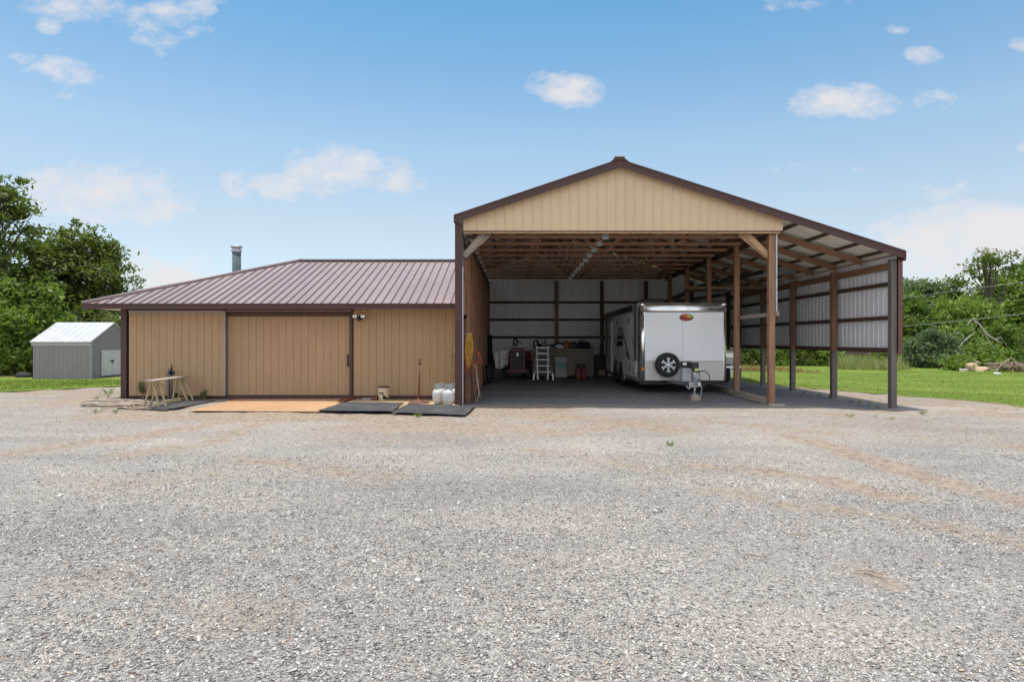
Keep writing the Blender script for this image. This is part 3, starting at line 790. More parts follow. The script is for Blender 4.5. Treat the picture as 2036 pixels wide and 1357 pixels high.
# purlins under the sheets
def slope_box(b, x, y0, y1, w, h, drop):
    s = SL if x < RX else -SR
    z = roofz(x)-drop; c, sn = math.cos(math.atan(s)), math.sin(math.atan(s))
    pts = []
    for a, e in ((-w/2, 0), (w/2, 0), (w/2, -h), (-w/2, -h)): pts.append((x+a*c-e*sn, z+a*sn+e*c))
    b.prism(pts, y0, y1, 'xz')
pxs = [7.0+.77*k for k in (-5,-4,-3,-2,-1,0,1,2)]+[9.15]+[RX-.18-.77*k for k in range(5)]+[-1.25]
for x in pxs:
    b = MB(); slope_box(b, x, YF+.06, BY1-.05, .09, .04, .012); bp(b, 'purlin', 'dark_wood_y')
# trusses
for i in range(10):
    Y = 16.41+1.2*i; b = MB(); w = .04
    zb = 4.19
    b.box(-1.3, 6.12, Y-w/2, Y+w/2, zb+.02, zb+.105)
    def tz(x): return roofz(x)-.06
    for xa, xb in ((-1.3, RX), (RX, 6.24)):
        b.prism([(xa, tz(xa)), (xb, tz(xb)), (xb, tz(xb)-.09), (xa, max(zb+.03, tz(xa)-.09))], Y-w/2+.002, Y+w/2-.002, 'xz')
    top = zb+.1
    for (xa, xb) in ((RX-.15, RX-1.45), (RX-2.1, RX-1.45), (RX+.15, RX+1.45), (RX+2.1, RX+1.45), (RX-.03, RX-.03)):
        b.beam((xa, Y, zb+.08), (xb, Y, tz(xb)-.09 if xa != xb else tz(xb)-.1), .085, w-.006, (0,1,0)) if xa != xb else None
    t = bp(b, 'truss', 'wood_x')
    b = MB(); b.box(2.17, 2.33, Y-w/2-.004, Y-w/2-.0005, zb+.0, zb+.125)
    bp(b, 'gusset_plate', 'galv', par=t)
    for x in (.62, 4.25):
        b = MB(); b.box(x-.02, x+.02, Y-w/2-.05, Y+.55, zb+.108, zb+.15); bp(b, 'bridging', 'pale_wood_y', par=t)
# main beam over the centre posts and along the left wall
b = MB(); b.box(6.13, 6.22, FY+.15, BY1-.12, 4.3, 4.58); bp(b, 'main_beam', 'dark_wood_y')
b = MB(); b.box(6.46, 6.5, FY+.15, BY1-.12, 4.22, 4.4); bp(b, 'main_beam', 'dark_wood_y')
b = MB(); b.box(-1.3, -1.22, FY+.15, BY1-.12, 4.0, 4.18); bp(b, 'main_beam', 'dark_wood_y')
# lean-to rafters
for i in range(8):
    Y = 17.15+1.4*i; b = MB()
    za = roofz(6.26)-.07; zb2 = roofz(9.22)-.07
    b.prism([(6.24, za), (9.2, zb2), (9.2, zb2-.17), (6.24, za-.17)], Y-.022, Y+.022, 'xz'); bp(b, 'rafter', 'wood_x')
# posts
POSTS = []
def post(x, y, z1, mat='wood_z', w=.14, z0=None, nm='post', par=None):
    b = MB(); b.box(x-w/2, x+w/2, y-w/2, y+w/2, (g(x, y) if z0 is None else z0)-.15, z1)
    return bp(b, nm, mat, .006)
fp = post(6.34, FY+.17, 4.25, 'wood_z', .15)
b = MB()
b.box(6.42, 6.47, FY+.1, FY+.24, 2.26, 4.27); b.box(6.425, 6.44, FY+.06, FY+.099, 2.26, 4.27)
mtrim = bp(b, 'metal_trim', 'galv', par=fp)
b = MB()
for z in (2.5, 2.85, 3.15, 3.22): b.box(6.428, 6.438, FY+.055, FY+.059, z, z+.03)
bp(b, 'bolt', 'black_plastic', par=fp)
b = MB(); b.box(6.22, 6.6, FY-.06, FY+.085, -.05, .03); bp(b, 'footing', 'concrete')
for Y in (18.6, 21.3, 24.0, 26.7): post(6.34, Y, 4.42, 'wood_z', .14)
# right row: timber, daylight below the wall sheet put into a greyer base colour
for i, Y in enumerate((18.8, 21.6, 24.2, 26.8)):
    b = MB(); b.box(9.17, 9.32, Y-.075, Y+.075, 1.31, 3.6); p = bp(b, 'post', 'dark_wood_z' if 0 else 'wood_z', .006)
    b = MB(); b.box(9.172, 9.318, Y-.073, Y+.073, -.25, 1.31); bp(b, 'daylit_base', 'grey_post', par=p)
b = MB(); b.box(9.235, 9.375, FY-.02, FY+.14, -.25, 3.62); p = bp(b, 'post', 'grey_post', .006)
b = MB(); b.box(9.378, 9.485, FY-.07, FY-.05, 1.28, 3.62); b.box(9.465, 9.485, FY-.049, FY+.2, 1.28, 3.6); bp(b, 'corner_trim', 'rust_trim')
for x in (-1.27, 1.73, 3.7, 5.62, 7.6, 9.2):
    b = MB(); b.box(x-.075, x+.075, BY1-.21, BY1-.06, -.1, min(4.2, roofz(x)-.12)); bp(b, 'post', 'wood_z' if x == 1.73 else 'dark_wood_z', .006)
# left corner trim and post (front)
b = MB(); b.box(-1.53, -1.345, FY-.05, FY+.03, -.1, 4.5); b.box(-1.50, -1.46, FY-.058, FY-.051, 0, 4.5); b.box(-1.41, -1.38, FY-.058, FY-.051, 0, 4.5)
bp(b, 'corner_trim', 'brown_trim', .006)
b = MB(); b.box(-1.344, -1.325, FY-.045, FY+.06, -.02, 3.42); bp(b, 'edge_strip', 'galv')
post(-1.42, FY+.12, 4.2, 'grey_wood_z', .14)
# side and back sheets
def zprof(b, prof, o, du, dn, z0, ztop, th=.006):
    b.sheet(prof, o, du, (0,0,1), dn, [ztop(u) for u, _ in prof], th, [z0(u) if callable(z0) else z0 for u, _ in prof])
b = MB(); b.two = True
zprof(b, ribs(FY+.06, BY1+.03, .229, .06, .03, slope=.4), (BX1, 0, 0), (0,1,0), (1,0,0), 1.32, lambda u: 3.72)
b.build('side_wall', [M['roof_brown'], M['white_sheet']], barn)
b = MB(); b.two = True
zprof(b, ribs(-1.45, 9.415, .229, .055, .035, slope=.4), (0, BY1, 0), (1,0,0), (0,1,0), .0, lambda u: roofz(u)-.03)
b.build('back_wall', [M['tan_gable'], M['white_sheet']], barn)
for z in (2.18, 3.03):
    b = MB(); b.box(9.33, 9.395, FY+.2, BY1-.1, z-.05, z+.05); bp(b, 'girt', 'dark_wood_y')
b = MB(); b.box(9.325, 9.395, FY+.2, BY1-.1, 1.30, 1.42); bp(b, 'girt', 'dark_wood_y')
b = MB(); b.box(9.325, 9.37, FY+.2, BY1-.1, 3.39, 3.56); bp(b, 'girt', 'wood_y')
b = MB(); b.box(9.331, 9.39, 17.1, 18.3, 1.22, 1.295); bp(b, 'girt', 'grey_wood_y')
for z in (1.75, 2.52, 3.28):
    b = MB(); b.box(-1.3, 9.1, BY1-.056, BY1-.012, z-.05, z+.05); bp(b, 'girt', 'dark_wood_x')
b = MB(); b.beam((6.4, BY1-.3, 3.2), (9.1, BY1-.3, 3.62), .05, .14); bp(b, 'girt', 'dark_wood_x')
b = MB(); b.beam((5.7, BY1-.27, 2.98), (7.4, BY1-.27, 3.75), .05, .1); bp(b, 'brace', 'dark_wood_x')
# left wall: studs with rough board sheathing above, open studs below
b = MB(); b.two = True
zprof(b, ribs(FY+.06, BY1-.05, .229, .06, .014), (-1.49, 0, 0), (0,1,0), (-1,0,0), 0, lambda u: 4.4)
b.build('side_wall', [M['tan_gable'], M['sheath']], barn)
b = MB()
Y = FY+.75; k = 0
while Y < BY1-.3:
    wd = random.choice((.55, .6, .62, .3, .45)); ztop = 4.0-random.choice((0, 0, .05, .3)); zb = random.choice((2.25, 2.3, 1.95, 2.1)) if Y < 19 else random.choice((1.6, 1.9, .3))
    d = random.uniform(0, .06)
    b.box(-1.36-d, -1.30-d, Y, Y+wd-.035, zb, ztop); Y += wd; k += 1
bp(b, 'sheathing', 'sheath')
b = MB(); b.box(-1.37, -1.345, FY+.2, FY+.72, 2.25, 3.1); bp(b, 'sheathing', 'grey_wood_z')
b = MB(); b.box(-1.372, -1.347, FY+.2, FY+.7, 3.3, 4.15); bp(b, 'sheathing', 'galv')
for i in range(10):
    Y = FY+.95+1.2*i; b = MB(); b.box(-1.32, -1.22, Y-.05, Y+.05, g(-1.2, Y)-.1, 4.0); bp(b, 'stud', 'wood_z')
for i in range(6):
    Y = FY+.5+.42*i; b = MB(); b.box(-1.47, -1.385, Y-.16, Y+.16, .02, 2.2); bp(b, 'board', 'wood_z' if i % 3 else 'tan_wall')
# knee braces
for s, xa, xb in ((0, -1.33, -.82), (1, 6.3, 5.72)):
    for k in (0, 1):
        b = MB(); b.beam((xa, FY+.22+.055*k, 3.72), (xb+(.12 if s == 0 else -.12)*k, FY+.22+.055*k, 4.3), .14, .045, (0,1,0)); bp(b, 'knee_brace', 'pale_wood_x' if s else 'grey_wood_x')
# boards between the posts
b = MB(); b.beam((6.435, FY-.05, 2.27), (6.435, 18.7, 2.27), .04, .1); bp(b, 'tie_board', 'grey_wood_y')
b = MB(); b.box(6.2, 9.16, 23.88, 23.92, 3.5, 3.63); bp(b, 'tie_board', 'pale_wood_x')
b = MB(); b.box(6.2, 9.16, 23.6, 23.86, 3.42, 3.48); bp(b, 'tie_board', 'dark_wood_x')
b = MB(); b.beam((8.0, 23.85, 3.66), (8.0, 23.85, 4.2), .06, .1, (0,1,0)); bp(b, 'brace', 'grey_wood_z')
# timbers on the ground along the centre posts
b = MB(); b.beam((6.28, 16.2, .08), (6.28, 18.5, .1), .09, .15); bp(b, 'ground_timber', 'grey_wood_y')
b = MB(); b.beam((6.28, 18.7, .12), (6.28, 21.2, .12), .09, .15); bp(b, 'ground_timber', 'grey_wood_y')

# ================================================================== WORKSHOP
WY = 17.6
def XW(u): return px(u, WY)
shop = thing('workshop', (-6.2, 21.3, 0), 'low tan workshop with a brown hipped metal roof and sliding doors', 'workshop')
def sp(b, name, mat, bevel=0, par=None): return b.build(name, M[mat] if isinstance(mat, str) else mat, par or shop, bevel)
WX0, WX1, WB = XW(245), -1.56, 25.2
b = MB(); zprof(b, grooves(XW(703), WX1, .2095), (0, WY, 0), (1,0,0), (0,-1,0), .1, lambda u: 2.46, .05); sp(b, 'wall', 'tan_wall')
b = MB(); zprof(b, grooves(WY+.1, WB, .21), (WX0+.02, 0, 0), (0,1,0), (-1,0,0), .1, lambda u: 2.46, .05); sp(b, 'wall', 'tan_wall')
b = MB(); b.box(WX0+.02, WX1, WB-.02, WB+.03, 0, 2.46); sp(b, 'wall', 'tan_wall')
b = MB(); b.box(WX0+.1, XW(700), WY+.2, WY+.24, 0, 2.46); sp(b, 'wall', 'tan_wall')   # wall behind the doors
b = MB(); b.box(WX0, WX1, WY-.02, WY+.2, -.1, .098); sp(b, 'base_trim', 'brown_trim')
b = MB(); b.box(XW(244), XW(255.5), WY-.1, WY+.12, 0, 2.46); sp(b, 'corner_trim', 'brown_trim', .006)
mk('edge_grey', (.33,.31,.29), .6, var=.1, scale=3)
# left sliding leaf, hung in front, and the recessed one
def leaf_door(u0, u1, y, z0, z1):
    b = MB(); x0, x1 = px(u0, y), px(u1, y)
    zprof(b, grooves(x0, x1, .205), (0, y, 0), (1,0,0), (0,-1,0), z0, lambda u: z1, .05)
    return sp(b, 'sliding_door', 'tan_wall'), x0, x1
d1, x0, x1 = leaf_door(256.5, 445.5, WY-.09, .1, 2.41)
b = MB(); b.box(x1, x1+.035, WY-.12, WY-.03, .1, 2.42); b.box(x0, x1-.002, WY-.115, WY-.094, 2.365, 2.418); sp(b, 'edge_trim', 'edge_grey', par=d1)
d2, x0, x1 = leaf_door(450, 696, WY+.05, .11, 2.27)
b = MB(); b.box(x1+.002, x1+.085, WY-.03, WY+.1, .05, 2.3); sp(b, 'jamb_trim', 'brown_trim')
b = MB()
b.lathe([(.02,.9),(.02,1.22)], (x1-.045, WY-.01, 0), n=8); b.beam((x1-.045, WY-.01, .92), (x1-.045, WY+.05, .92), .025, .025); b.beam((x1-.045, WY-.01, 1.2), (x1-.045, WY+.05, 1.2), .025, .025)
sp(b, 'handle', 'black_plastic', par=d2)
b = MB(); b.box(XW(448.5), XW(702), WY-.0, WY+.04, 2.27, 2.46); b.box(XW(447.5), XW(451), WY-.0, WY+.045, .05, 2.268); sp(b, 'header_trim', 'brown_trim')
b = MB(); b.box(XW(258), XW(447), WY-.125, WY-.06, 2.425, 2.46); b.box(XW(449), XW(703), WY-.06, WY-.003, 2.40, 2.455); sp(b, 'door_track', 'brown_trim')
b = MB(); b.box(XW(452), XW(699), WY-.068, WY-.061, 2.402, 2.418)
for u in (455, 572, 640, 694): b.box(XW(u), XW(u+2.5), WY-.075, WY-.069, 2.40, 2.44)
sp(b, 'track_rail', 'edge_grey')
# roof
EYv, EX = 17.0, px(163.5, 17.0)
EZ = 2.575; PIT = .385; HW = 4.35
ex1 = -1.57; by = EYv+2*HW
rp = [(EX, EYv), (ex1, EYv), (ex1, by), (EX, by)]
RZW = EZ+HW*PIT
# front slope with ribs running up the slope, cut by the hip
def slope_sheet(name, corners, nrm, upv, alongv, ext, cut0, cut1):
    """corners: start point; ribs every .229 along alongv; length up to cut(u)"""
b = MB()
dv = Vector((0, HW, HW*PIT)); Lr = dv.length; dv.normalize(); dn = Vector((0, -dv.z, dv.y))
prof = [(u-EX, d) for u, d in ribs(EX, ex1, .229, .045, .03, slope=.5)]
LL = [min(1, u/HW)*Lr+.001 for u, d in prof]
b.sheet(prof, (EX, EYv, EZ), (1,0,0), dv, dn, LL, .012)
# dark ribs as a second slot
fr = b.build('roof', [M['roof_brown'], M['roof_rib']], shop)
mi = np.zeros(len(b.f), dtype=np.int32)
for i in range(len(prof)-1):
    d0, d1_ = prof[i][1], prof[i+1][1]
    if d0 > .001 or d1_ > .001: mi[4*i:4*i+4] = 1
fr.data.polygons.foreach_set('material_index', mi)
dvb = Vector((0, -HW, HW*PIT)).normalized()
b = MB(); b.sheet(prof, (EX, by, EZ), (1,0,0), dvb, Vector((0, -dvb.z, dvb.y))*-1 if False else Vector((0, .36, .93)), LL, .012); sp(b, 'roof', 'roof_brown')
dvl = Vector((HW, 0, HW*PIT)).normalized()
prof2 = [(u-EYv, d) for u, d in ribs(EYv, by, .229, .045, .02, slope=.5)]
LL2 = [max(.001, (1-abs(u-HW)/HW)*Lr) for u, d in prof2]
b = MB(); b.sheet(prof2, (EX, EYv, EZ), (0,1,0), dvl, Vector((-.36, 0, .93)), LL2, .012); lr = sp(b, 'roof', 'roof_brown')
# hip caps and ridge
hp0, hp1 = Vector((EX, EYv, EZ+.025)), Vector((EX+HW, EYv+HW, RZW+.03))
b = MB(); b.tube([hp0+Vector((0,0,.005)), hp1+Vector((0,0,.005))], .05, 10); sp(b, 'hip_cap', 'roof_brown', par=fr)
b = MB(); b.beam(Vector((EX, by, EZ+.025)), hp1, .16, .03); sp(b, 'hip_cap', 'roof_brown', par=fr)
b = MB(); b.box(hp1.x-.05, ex1, hp1.y-.14, hp1.y+.14, RZW+.0, RZW+.045); sp(b, 'ridge_cap', 'roof_brown', par=fr)
# fascia and soffit
b = MB()
b.box(EX, ex1, EYv-.012, EYv+.012, 2.44, EZ+.004); b.box(EX-.012, EX+.012, EYv+.013, by, 2.44, EZ+.004)
b.box(EX-.02, ex1, EYv-.03, EYv-.013, EZ-.03, EZ+.012)
sp(b, 'fascia', 'brown_trim')
b = MB(); b.box(EX+.014, ex1, EYv+.014, by-.02, 2.464, 2.476); sp(b, 'soffit', 'roof_under')
# stove pipe
cxx, cyy = px(470.5, 22.6), 22.6
zb_ = EZ+(cxx-EX)*PIT
b = MB(); b.lathe([(.145, zb_-.35), (.145, 4.72)], (cxx, cyy, 0), n=20)
b.lathe([(.2, zb_-.1), (.15, zb_+.1)], (cxx, cyy, 0), n=20)
ch = sp(b, 'chimney', 'chimney', par=lr)
b = MB()
b.lathe([(.15,4.7),(.175,4.73),(.175,4.79),(.155,4.8)], (cxx, cyy, 0), n=20); b.lathe([(.13,4.8),(.13,4.86)], (cxx, cyy, 0), n=20)
b.lathe([(.18,4.86),(.195,4.88),(.195,4.925),(.1,4.95)], (cxx, cyy, 0), n=20); sp(b, 'chimney_cap', 'galv', par=lr)

# ================================================================== GARDEN SHED
SX, SY = px(180, 26.3), 26.3; SXL = px(64.5, 26.3)
shed = thing('garden_shed', ((SX+SXL)/2, 27.8, 0), 'small grey metal shed with a bright roof and white double doors', 'shed')
SD = 2.95; sz = pz(680, 26.3); rzs = 2.36
b = MB(); zprof(b, ribs(SXL, SX, .19, .03, .008), (0, SY, 0), (1,0,0), (0,-1,0), -.05, lambda u: sz); b.build('wall', M['grey_metal'], shed)
b = MB(); pr = ribs(SY, SY+SD, .19, .03, .008)
zprof(b, pr, (SX, 0, 0), (0,1,0), (1,0,0), -.05, lambda u: sz+(rzs-sz-.03)*(1-abs(u-SY-SD/2)/(SD/2))); b.build('wall', M['grey_metal'], shed)
b = MB(); b.prism([(SY, -.05), (SY+SD, -.05), (SY+SD, sz), (SY+SD/2, rzs-.03), (SY, sz)], SXL, SXL+.02, 'yz'); b.build('wall', M['grey_metal'], shed)
b = MB(); b.box(SXL, SX, SY+SD-.02, SY+SD, -.05, sz); b.build('wall', M['grey_metal'], shed)
for s in (0, 1):
    b = MB(); ya = SY-.08 if s == 0 else SY+SD+.08; L = math.hypot(SD/2+.08, rzs-sz+.0)
    dvv = Vector((0, SY+SD/2-ya, rzs-sz+.04)).normalized(); dnn = Vector((0, -dvv.z, abs(dvv.y))) if s == 0 else Vector((0, dvv.z, abs(dvv.y)))
    b.sheet([(u-SXL, d) for u, d in ribs(SXL-.07, SX+.07, .3, .03, .012)], (SXL, ya, sz-.005), (1,0,0), dvv, dnn, (Vector((0, SY+SD/2-ya, rzs+.03-sz))).length, .01); b.build('roof', M['shed_roof'], shed)
b = MB(); b.box(SXL-.03, SX+.02, SY-.03, SY-.012, sz-.17, sz-.012); b.box(SX+.012, SX+.03, SY-.03, SY+.06, -.05, sz-.02); b.build('trim', M['shed_trim'], shed)
b = MB()
for s in (0, 1):
    ya = SY-.05 if s == 0 else SY+SD+.05
    b.beam((SX+.03, ya, sz-.01), (SX+.03, SY+SD/2, rzs-.01), .03, .07)
b.build('trim', M['shed_trim'], shed)
dh = pz(697, 26.9)
for (ya, yb) in ((26.95, 27.62), (27.635, 28.32)):
    b = MB(); b.box(SX+.02, SX+.045, ya, yb, .12, dh); d = b.build('door', M['shed_door'], shed, .004)
    if ya > 27.6: 
        b = MB(); b.box(SX+.046, SX+.07, 27.52, 27.75, .72, .77); b.box(SX+.07, SX+.085, 27.6, 27.66, .66, .77); b.build('latch', M['black_plastic'], d)
    for z in (.3, dh-.2):
        b = MB(); yy = ya if ya < 27 else yb-.12; b.box(SX+.046, SX+.052, yy, yy+.12, z, z+.06); b.build('hinge', M['steel'], d)
b = MB(); b.box(SX+.0, SX+.12, 26.9, 28.4, -.05, .1); b.build('sill', M['grey_post'], shed)
# ================================================================== CAMPER TRAILER
TY = 18.76; TX0, TX1 = px(1272, TY), px(1446, TY); TZ0, TZ1 = .44, 2.74; TYR = 25.9
tr = thing('camper_trailer', ((TX0+TX1)/2, 22.3, g(4.8, 22)), 'white camper trailer with polished corners and a spare wheel parked in the open bay', 'camper')
def tp(b, name, mat, bevel=0, par=None): return b.build(name, M[mat] if isinstance(mat, str) else mat, par or tr, bevel)
b = MB(); b.box(TX0, TX1, TY+.16, TYR, TZ0, TZ1-.02); tp(b, 'body', 'white_side', .03)
cr = .15
def arc(c, r, a0, a1, n=8): return [(c[0]+r*math.cos(R(a0+(a1-a0)*i/n)), c[1]+r*math.sin(R(a0+(a1-a0)*i/n))) for i in range(n+1)]
# front panel: upper white, lower tread plate
b = MB(); b.box(TX0+.15, TX1-.1, TY+.012, TY+.155, 1.0, TZ1-.30); tp(b, 'front_panel', 'white_paint')
b = MB(); b.box(TX0+.15, TX1-.1, TY+.006, TY+.155, TZ0, .997); 
def tread_mat():
    m, nt, p = nodes('tread_plate'); M['tread_plate'] = m
    t = N(nt, 'ShaderNodeTexCoord'); 
    def wav(rot):
        mp = N(nt, 'ShaderNodeMapping'); mp.inputs['Rotation'].default_value = (0, R(rot), 0); nt.links.new(t.outputs['Object'], mp.inputs['Vector'])
        w = N(nt, 'ShaderNodeTexWave', i_Scale=5.5); w.bands_direction = 'X'; nt.links.new(mp.outputs[0], w.inputs['Vector']); return w.outputs['Fac']
    h = math_(nt, 'MULTIPLY', wav(45), wav(-45))
    bpn = N(nt, 'ShaderNodeBump', i_Strength=1.0, i_Distance=.02); nt.links.new(h, bpn.inputs['Height']); nt.links.new(bpn.outputs[0], p.inputs['Normal'])
    p.inputs['Base Color'].default_value = (.86, .84, .82, 1); p.inputs['Metallic'].default_value = 1; p.inputs['Roughness'].default_value = .28
tread_mat(); tp(b, 'tread_plate', 'tread_plate')
# polished corner extrusions (quarter round) and roof cap
for s in (0, 1):
    b = MB(); w = .15 if s == 0 else .1
    if s == 0: poly = [(TX0+w, TY)]+arc((TX0+w, TY+w), w, 270, 180)+[(TX0, TY+.3), (TX0+.012, TY+.3), (TX0+.014, TY+w+.01), (TX0+w, TY+.16)]
    else: poly = [(TX1-w, TY)]+arc((TX1-w, TY+w), w, 270, 360)+[(TX1, TY+.3), (TX1-.012, TY+.3), (TX1-.014, TY+w+.01), (TX1-w, TY+.16)]
    b.sm = False; b.prism(poly, TZ0-.02, TZ1-.13, 'xy'); o = tp(b, 'corner_trim', 'chrome'); o.data.polygons.foreach_set('use_smooth', [len(p.vertices) == 4 for p in o.data.polygons])
b = MB(); r = .17
poly = [(TY+.011, TZ1-.305), (TY+.0, TZ1-.30), (TY-.006, TZ1-.24), (TY+.004, TZ1-r-.01)]+arc((TY+r, TZ1-r), r-.002, 180, 90, 10)+[(TY+.4, TZ1-.002), (TY+.4, TZ1-.02), (TY+.15, TZ1-.06), (TY+.15, TZ1-.305)]
b.prism(poly, TX0+.02, TX1-.02, 'yz'); o = tp(b, 'roof_cap', 'chrome'); o.data.polygons.foreach_set('use_smooth', [len(p.vertices) == 4 for p in o.data.polygons])
b = MB(); b.box(TX0+.1, TX1-.1, TY-.012, TY+.01, TZ1-.165, TZ1-.155); b.box(TX0+.12, TX1-.09, TY+.002, TY+.011, TZ1-.318, TZ1-.306); tp(b, 'cap_seam', 'galv')
for s in (0, 1):
    b = MB(); x = TX0+.085 if s == 0 else TX1-.075
    b.lathe([(.02, -.085), (.07, -.06), (.085, 0), (.07, .06), (.02, .085)], (x, TY+.09, TZ1-.085), n=14); tp(b, 'corner_cap', 'chrome')
b = MB(); b.box(TX0+.3, TX1-.3, TY+.41, TYR-.02, TZ1-.012, TZ1+.01); tp(b, 'roof', 'white_plastic')
b = MB(); b.box(4.2, 4.9, 21.4, 22.3, TZ1+.012, TZ1+.26); tp(b, 'air_conditioner', 'black_plastic', .04)
b = MB(); b.box(TX0-.006, TX0+.002, TY+.3, TYR, TZ0-.04, TZ0+.07); b.box(TX0-.008, TX0-.002, TY+.3, TYR, TZ1-.09, TZ1-.03); tp(b, 'side_trim', 'alu')
b = MB(); b.box(TX0+.05, TX1-.05, TY+.3, TYR-.05, TZ0-.14, TZ0-.005); tp(b, 'chassis', 'black_plastic')
b = MB(); b.box(px(1357.5,TY)-.004, px(1357.5,TY)+.004, TY+.0095, TY+.0119, 1.0, TZ1-.31); b.box(TX0+.15, TX1-.1, TY-.001, TY+.0055, .99, 1.012)
for k in range(26):
    z = TZ0+.05+k*.085
    for x in (TX0+.165, TX1-.115): b.box(x-.005, x+.005, TY+.004 if z > 1.02 else TY+.001, TY+.0118 if z > 1.02 else TY+.0055, z-.005, z+.005)
tp(b, 'seam_strip', 'pale_grey')
# oval emblem
def ell_mat():
    m, nt, p = nodes('emblem'); M['emblem'] = m
    t = N(nt, 'ShaderNodeTexCoord'); sx = N(nt, 'ShaderNodeSeparateXYZ'); nt.links.new(t.outputs['Generated'], sx.inputs[0])
    n = noise(nt, t.outputs['Generated'], 3.5, 3, .6)
    f = math_(nt, 'ADD', sx.outputs[0], math_(nt, 'MULTIPLY', math_(nt, 'SUBTRACT', n, .5), .5))
    c = ramp(nt, f, [(.1, (.42,.02,.02)), (.4, (.62,.06,.02)), (.58, (.68,.25,.03)), (.72, (.55,.5,.06)), (.88, (.25,.42,.05))])
    low = ramp(nt, sx.outputs[2], [(.3, 1), (.42, 0)])
    c = mixc(nt, low, c, (.45,.035,.03)); nt.links.new(c, p.inputs['Base Color']); p.inputs['Roughness'].default_value = .35
ell_mat()
ex_, ez_ = px(1365, TY), pz(631.7, TY); ea, eb = .208, .105
def ellipse_disc(b, a, c, y0, y1, n=40): b.prism([(ex_+a*math.cos(2*math.pi*i/n), ez_+c*math.sin(2*math.pi*i/n)) for i in range(n)], y0, y1, 'xz')
b = MB(); ellipse_disc(b, ea, eb, TY+.008, TY+.0115); em = tp(b, 'emblem', 'black_plastic')
b = MB(); ellipse_disc(b, ea-.013, eb-.013, TY+.005, TY+.0079); tp(b, 'emblem_face', 'emblem', par=em)
b = MB(); p = []
for i in range(64):
    t = i/63; p.append((ex_-.175+.345*t, TY+.004, ez_-.018+.018*math.sin(t*47)*(.4+.6*abs(math.sin(t*9)))))
b.tube(p, .006, 5); b.box(ex_-.16, ex_+.165, TY+.0025, TY+.0045, ez_-.04, ez_-.033); tp(b, 'emblem_script', 'black_plastic', par=em)
# wheels
def wheel(parent, c, ax, r, w, rimr, spokes=0, rim='galv', name='wheel', face=-1):
    """ax: 'x' or 'y' axle, face: side the rim shows on"""
    b = MB(); h = w/2
    b.lathe([(rimr, -h*.8), (rimr+.02, -h), (r-.04, -h), (r-.008, -h*.75), (r, -h*.4), (r, h*.4), (r-.008, h*.75), (r-.04, h), (rimr+.02, h), (rimr, h*.8)], c, ax, 36, False)
    b.lathe([(rimr, h*.8), (rimr, -h*.8)], c, ax, 36, False)
    t = b.build('tyre' if parent['_w'] else name, M['black_rubber'], parent)
    return t
def wheel_on(parent, c, ax, r, w, rimr, face, rim='galv', name='wheel', tread=False):
    h = w/2; b = MB()
    b.lathe([(rimr, -h*.8), (rimr+.02, -h), (r-.05, -h), (r-.012, -h*.8), (r, -h*.5), (r, h*.5), (r-.012, h*.8), (r-.05, h), (rimr+.02, h), (rimr, h*.8)], c, ax, 36, False)
    if tread:
        for k in range(22):
            a = 2*math.pi*k/22
            for s in (-1, 1):
                q = [(s*h*.1, a), (s*h*.98, a+.16)]
                P = []
                for (hh, aa) in q:
                    v = (r*math.cos(aa), r*math.sin(aa)); P.append({'x': (hh+c[0], v[0]+c[1], v[1]+c[2]), 'y': (v[0]+c[0], hh+c[1], v[1]+c[2])}[ax])
                b.beam(P[0], P[1], .035, .035, (0,0,1))
    wv = b.build(name, M['black_rubber'], parent)
    b = MB(); f = face
    b.lathe([(rimr+.004, f*h*.82), (rimr-.015, f*h*.84), (rimr-.03, f*h*.5), (rimr*.55, f*h*.35), (rimr*.45, f*h*.62), (.001, f*h*.64)], c, ax, 30, False)
    b.build('rim', M[rim], wv); return wv
for Y in (22.2, 23.35):
    wheel_on(tr, (TX0+.13, Y, g(3.7, Y)+.36), 'x', .36, .22, .2, -1, 'alu')
    wheel_on(tr, (TX1-.13, Y, g(5.9, Y)+.36), 'x', .36, .22, .2, 1, 'alu')
b = MB()
for Y in (22.2, 23.35):
    b.prism([(Y-.44, TZ0-.08)]+arc((Y, TZ0+.02), .43, 180, 0, 14)+[(Y+.44, TZ0-.08)], TX0-.007, TX0-.002, 'yz')
tp(b, 'wheel_well', 'black_plastic')
b = MB(); b.box(TX0-.03, TX0-.004, 21.3, 21.72, TZ0-.12, TZ0+.03); tp(b, 'step', 'alu')
# side openings
def onside(name, y0, y1, z0, z1, mat, d=.008, bev=0, par=None):
    b = MB(); b.box(TX0-d, TX0-.001, y0, y1, z0, z1); return tp(b, name, mat, bev, par)
w_ = onside('window', 21.75, 22.85, 1.4, 2.05, 'black_plastic', .014); onside('pane', 21.8, 22.8, 1.45, 2.0, 'dark_glass', .017, 0, w_)
d_ = onside('door', 24.15, 25.0, .42, 2.3, 'white_side', .012); b = MB(); b.box(TX0-.05, TX0-.013, 24.12, 24.16, .42, 2.32); tp(b, 'door_edge', 'alu', par=d_)
b = MB(); b.box(TX0-.016, TX0-.0125, 24.4, 24.8, 1.4, 2.1); tp(b, 'pane', 'dark_glass', par=d_)
onside('vent', 20.5, 20.62, 2.16, 2.32, 'black_plastic', .02); onside('vent', 22.95, 23.05, 2.15, 2.3, 'black_plastic', .02); onside('vent', 22.6, 22.75, 1.0, 1.07, 'black_plastic', .02)
onside('porch_lamp', 24.2, 24.6, 2.38, 2.43, 'black_plastic', .05)
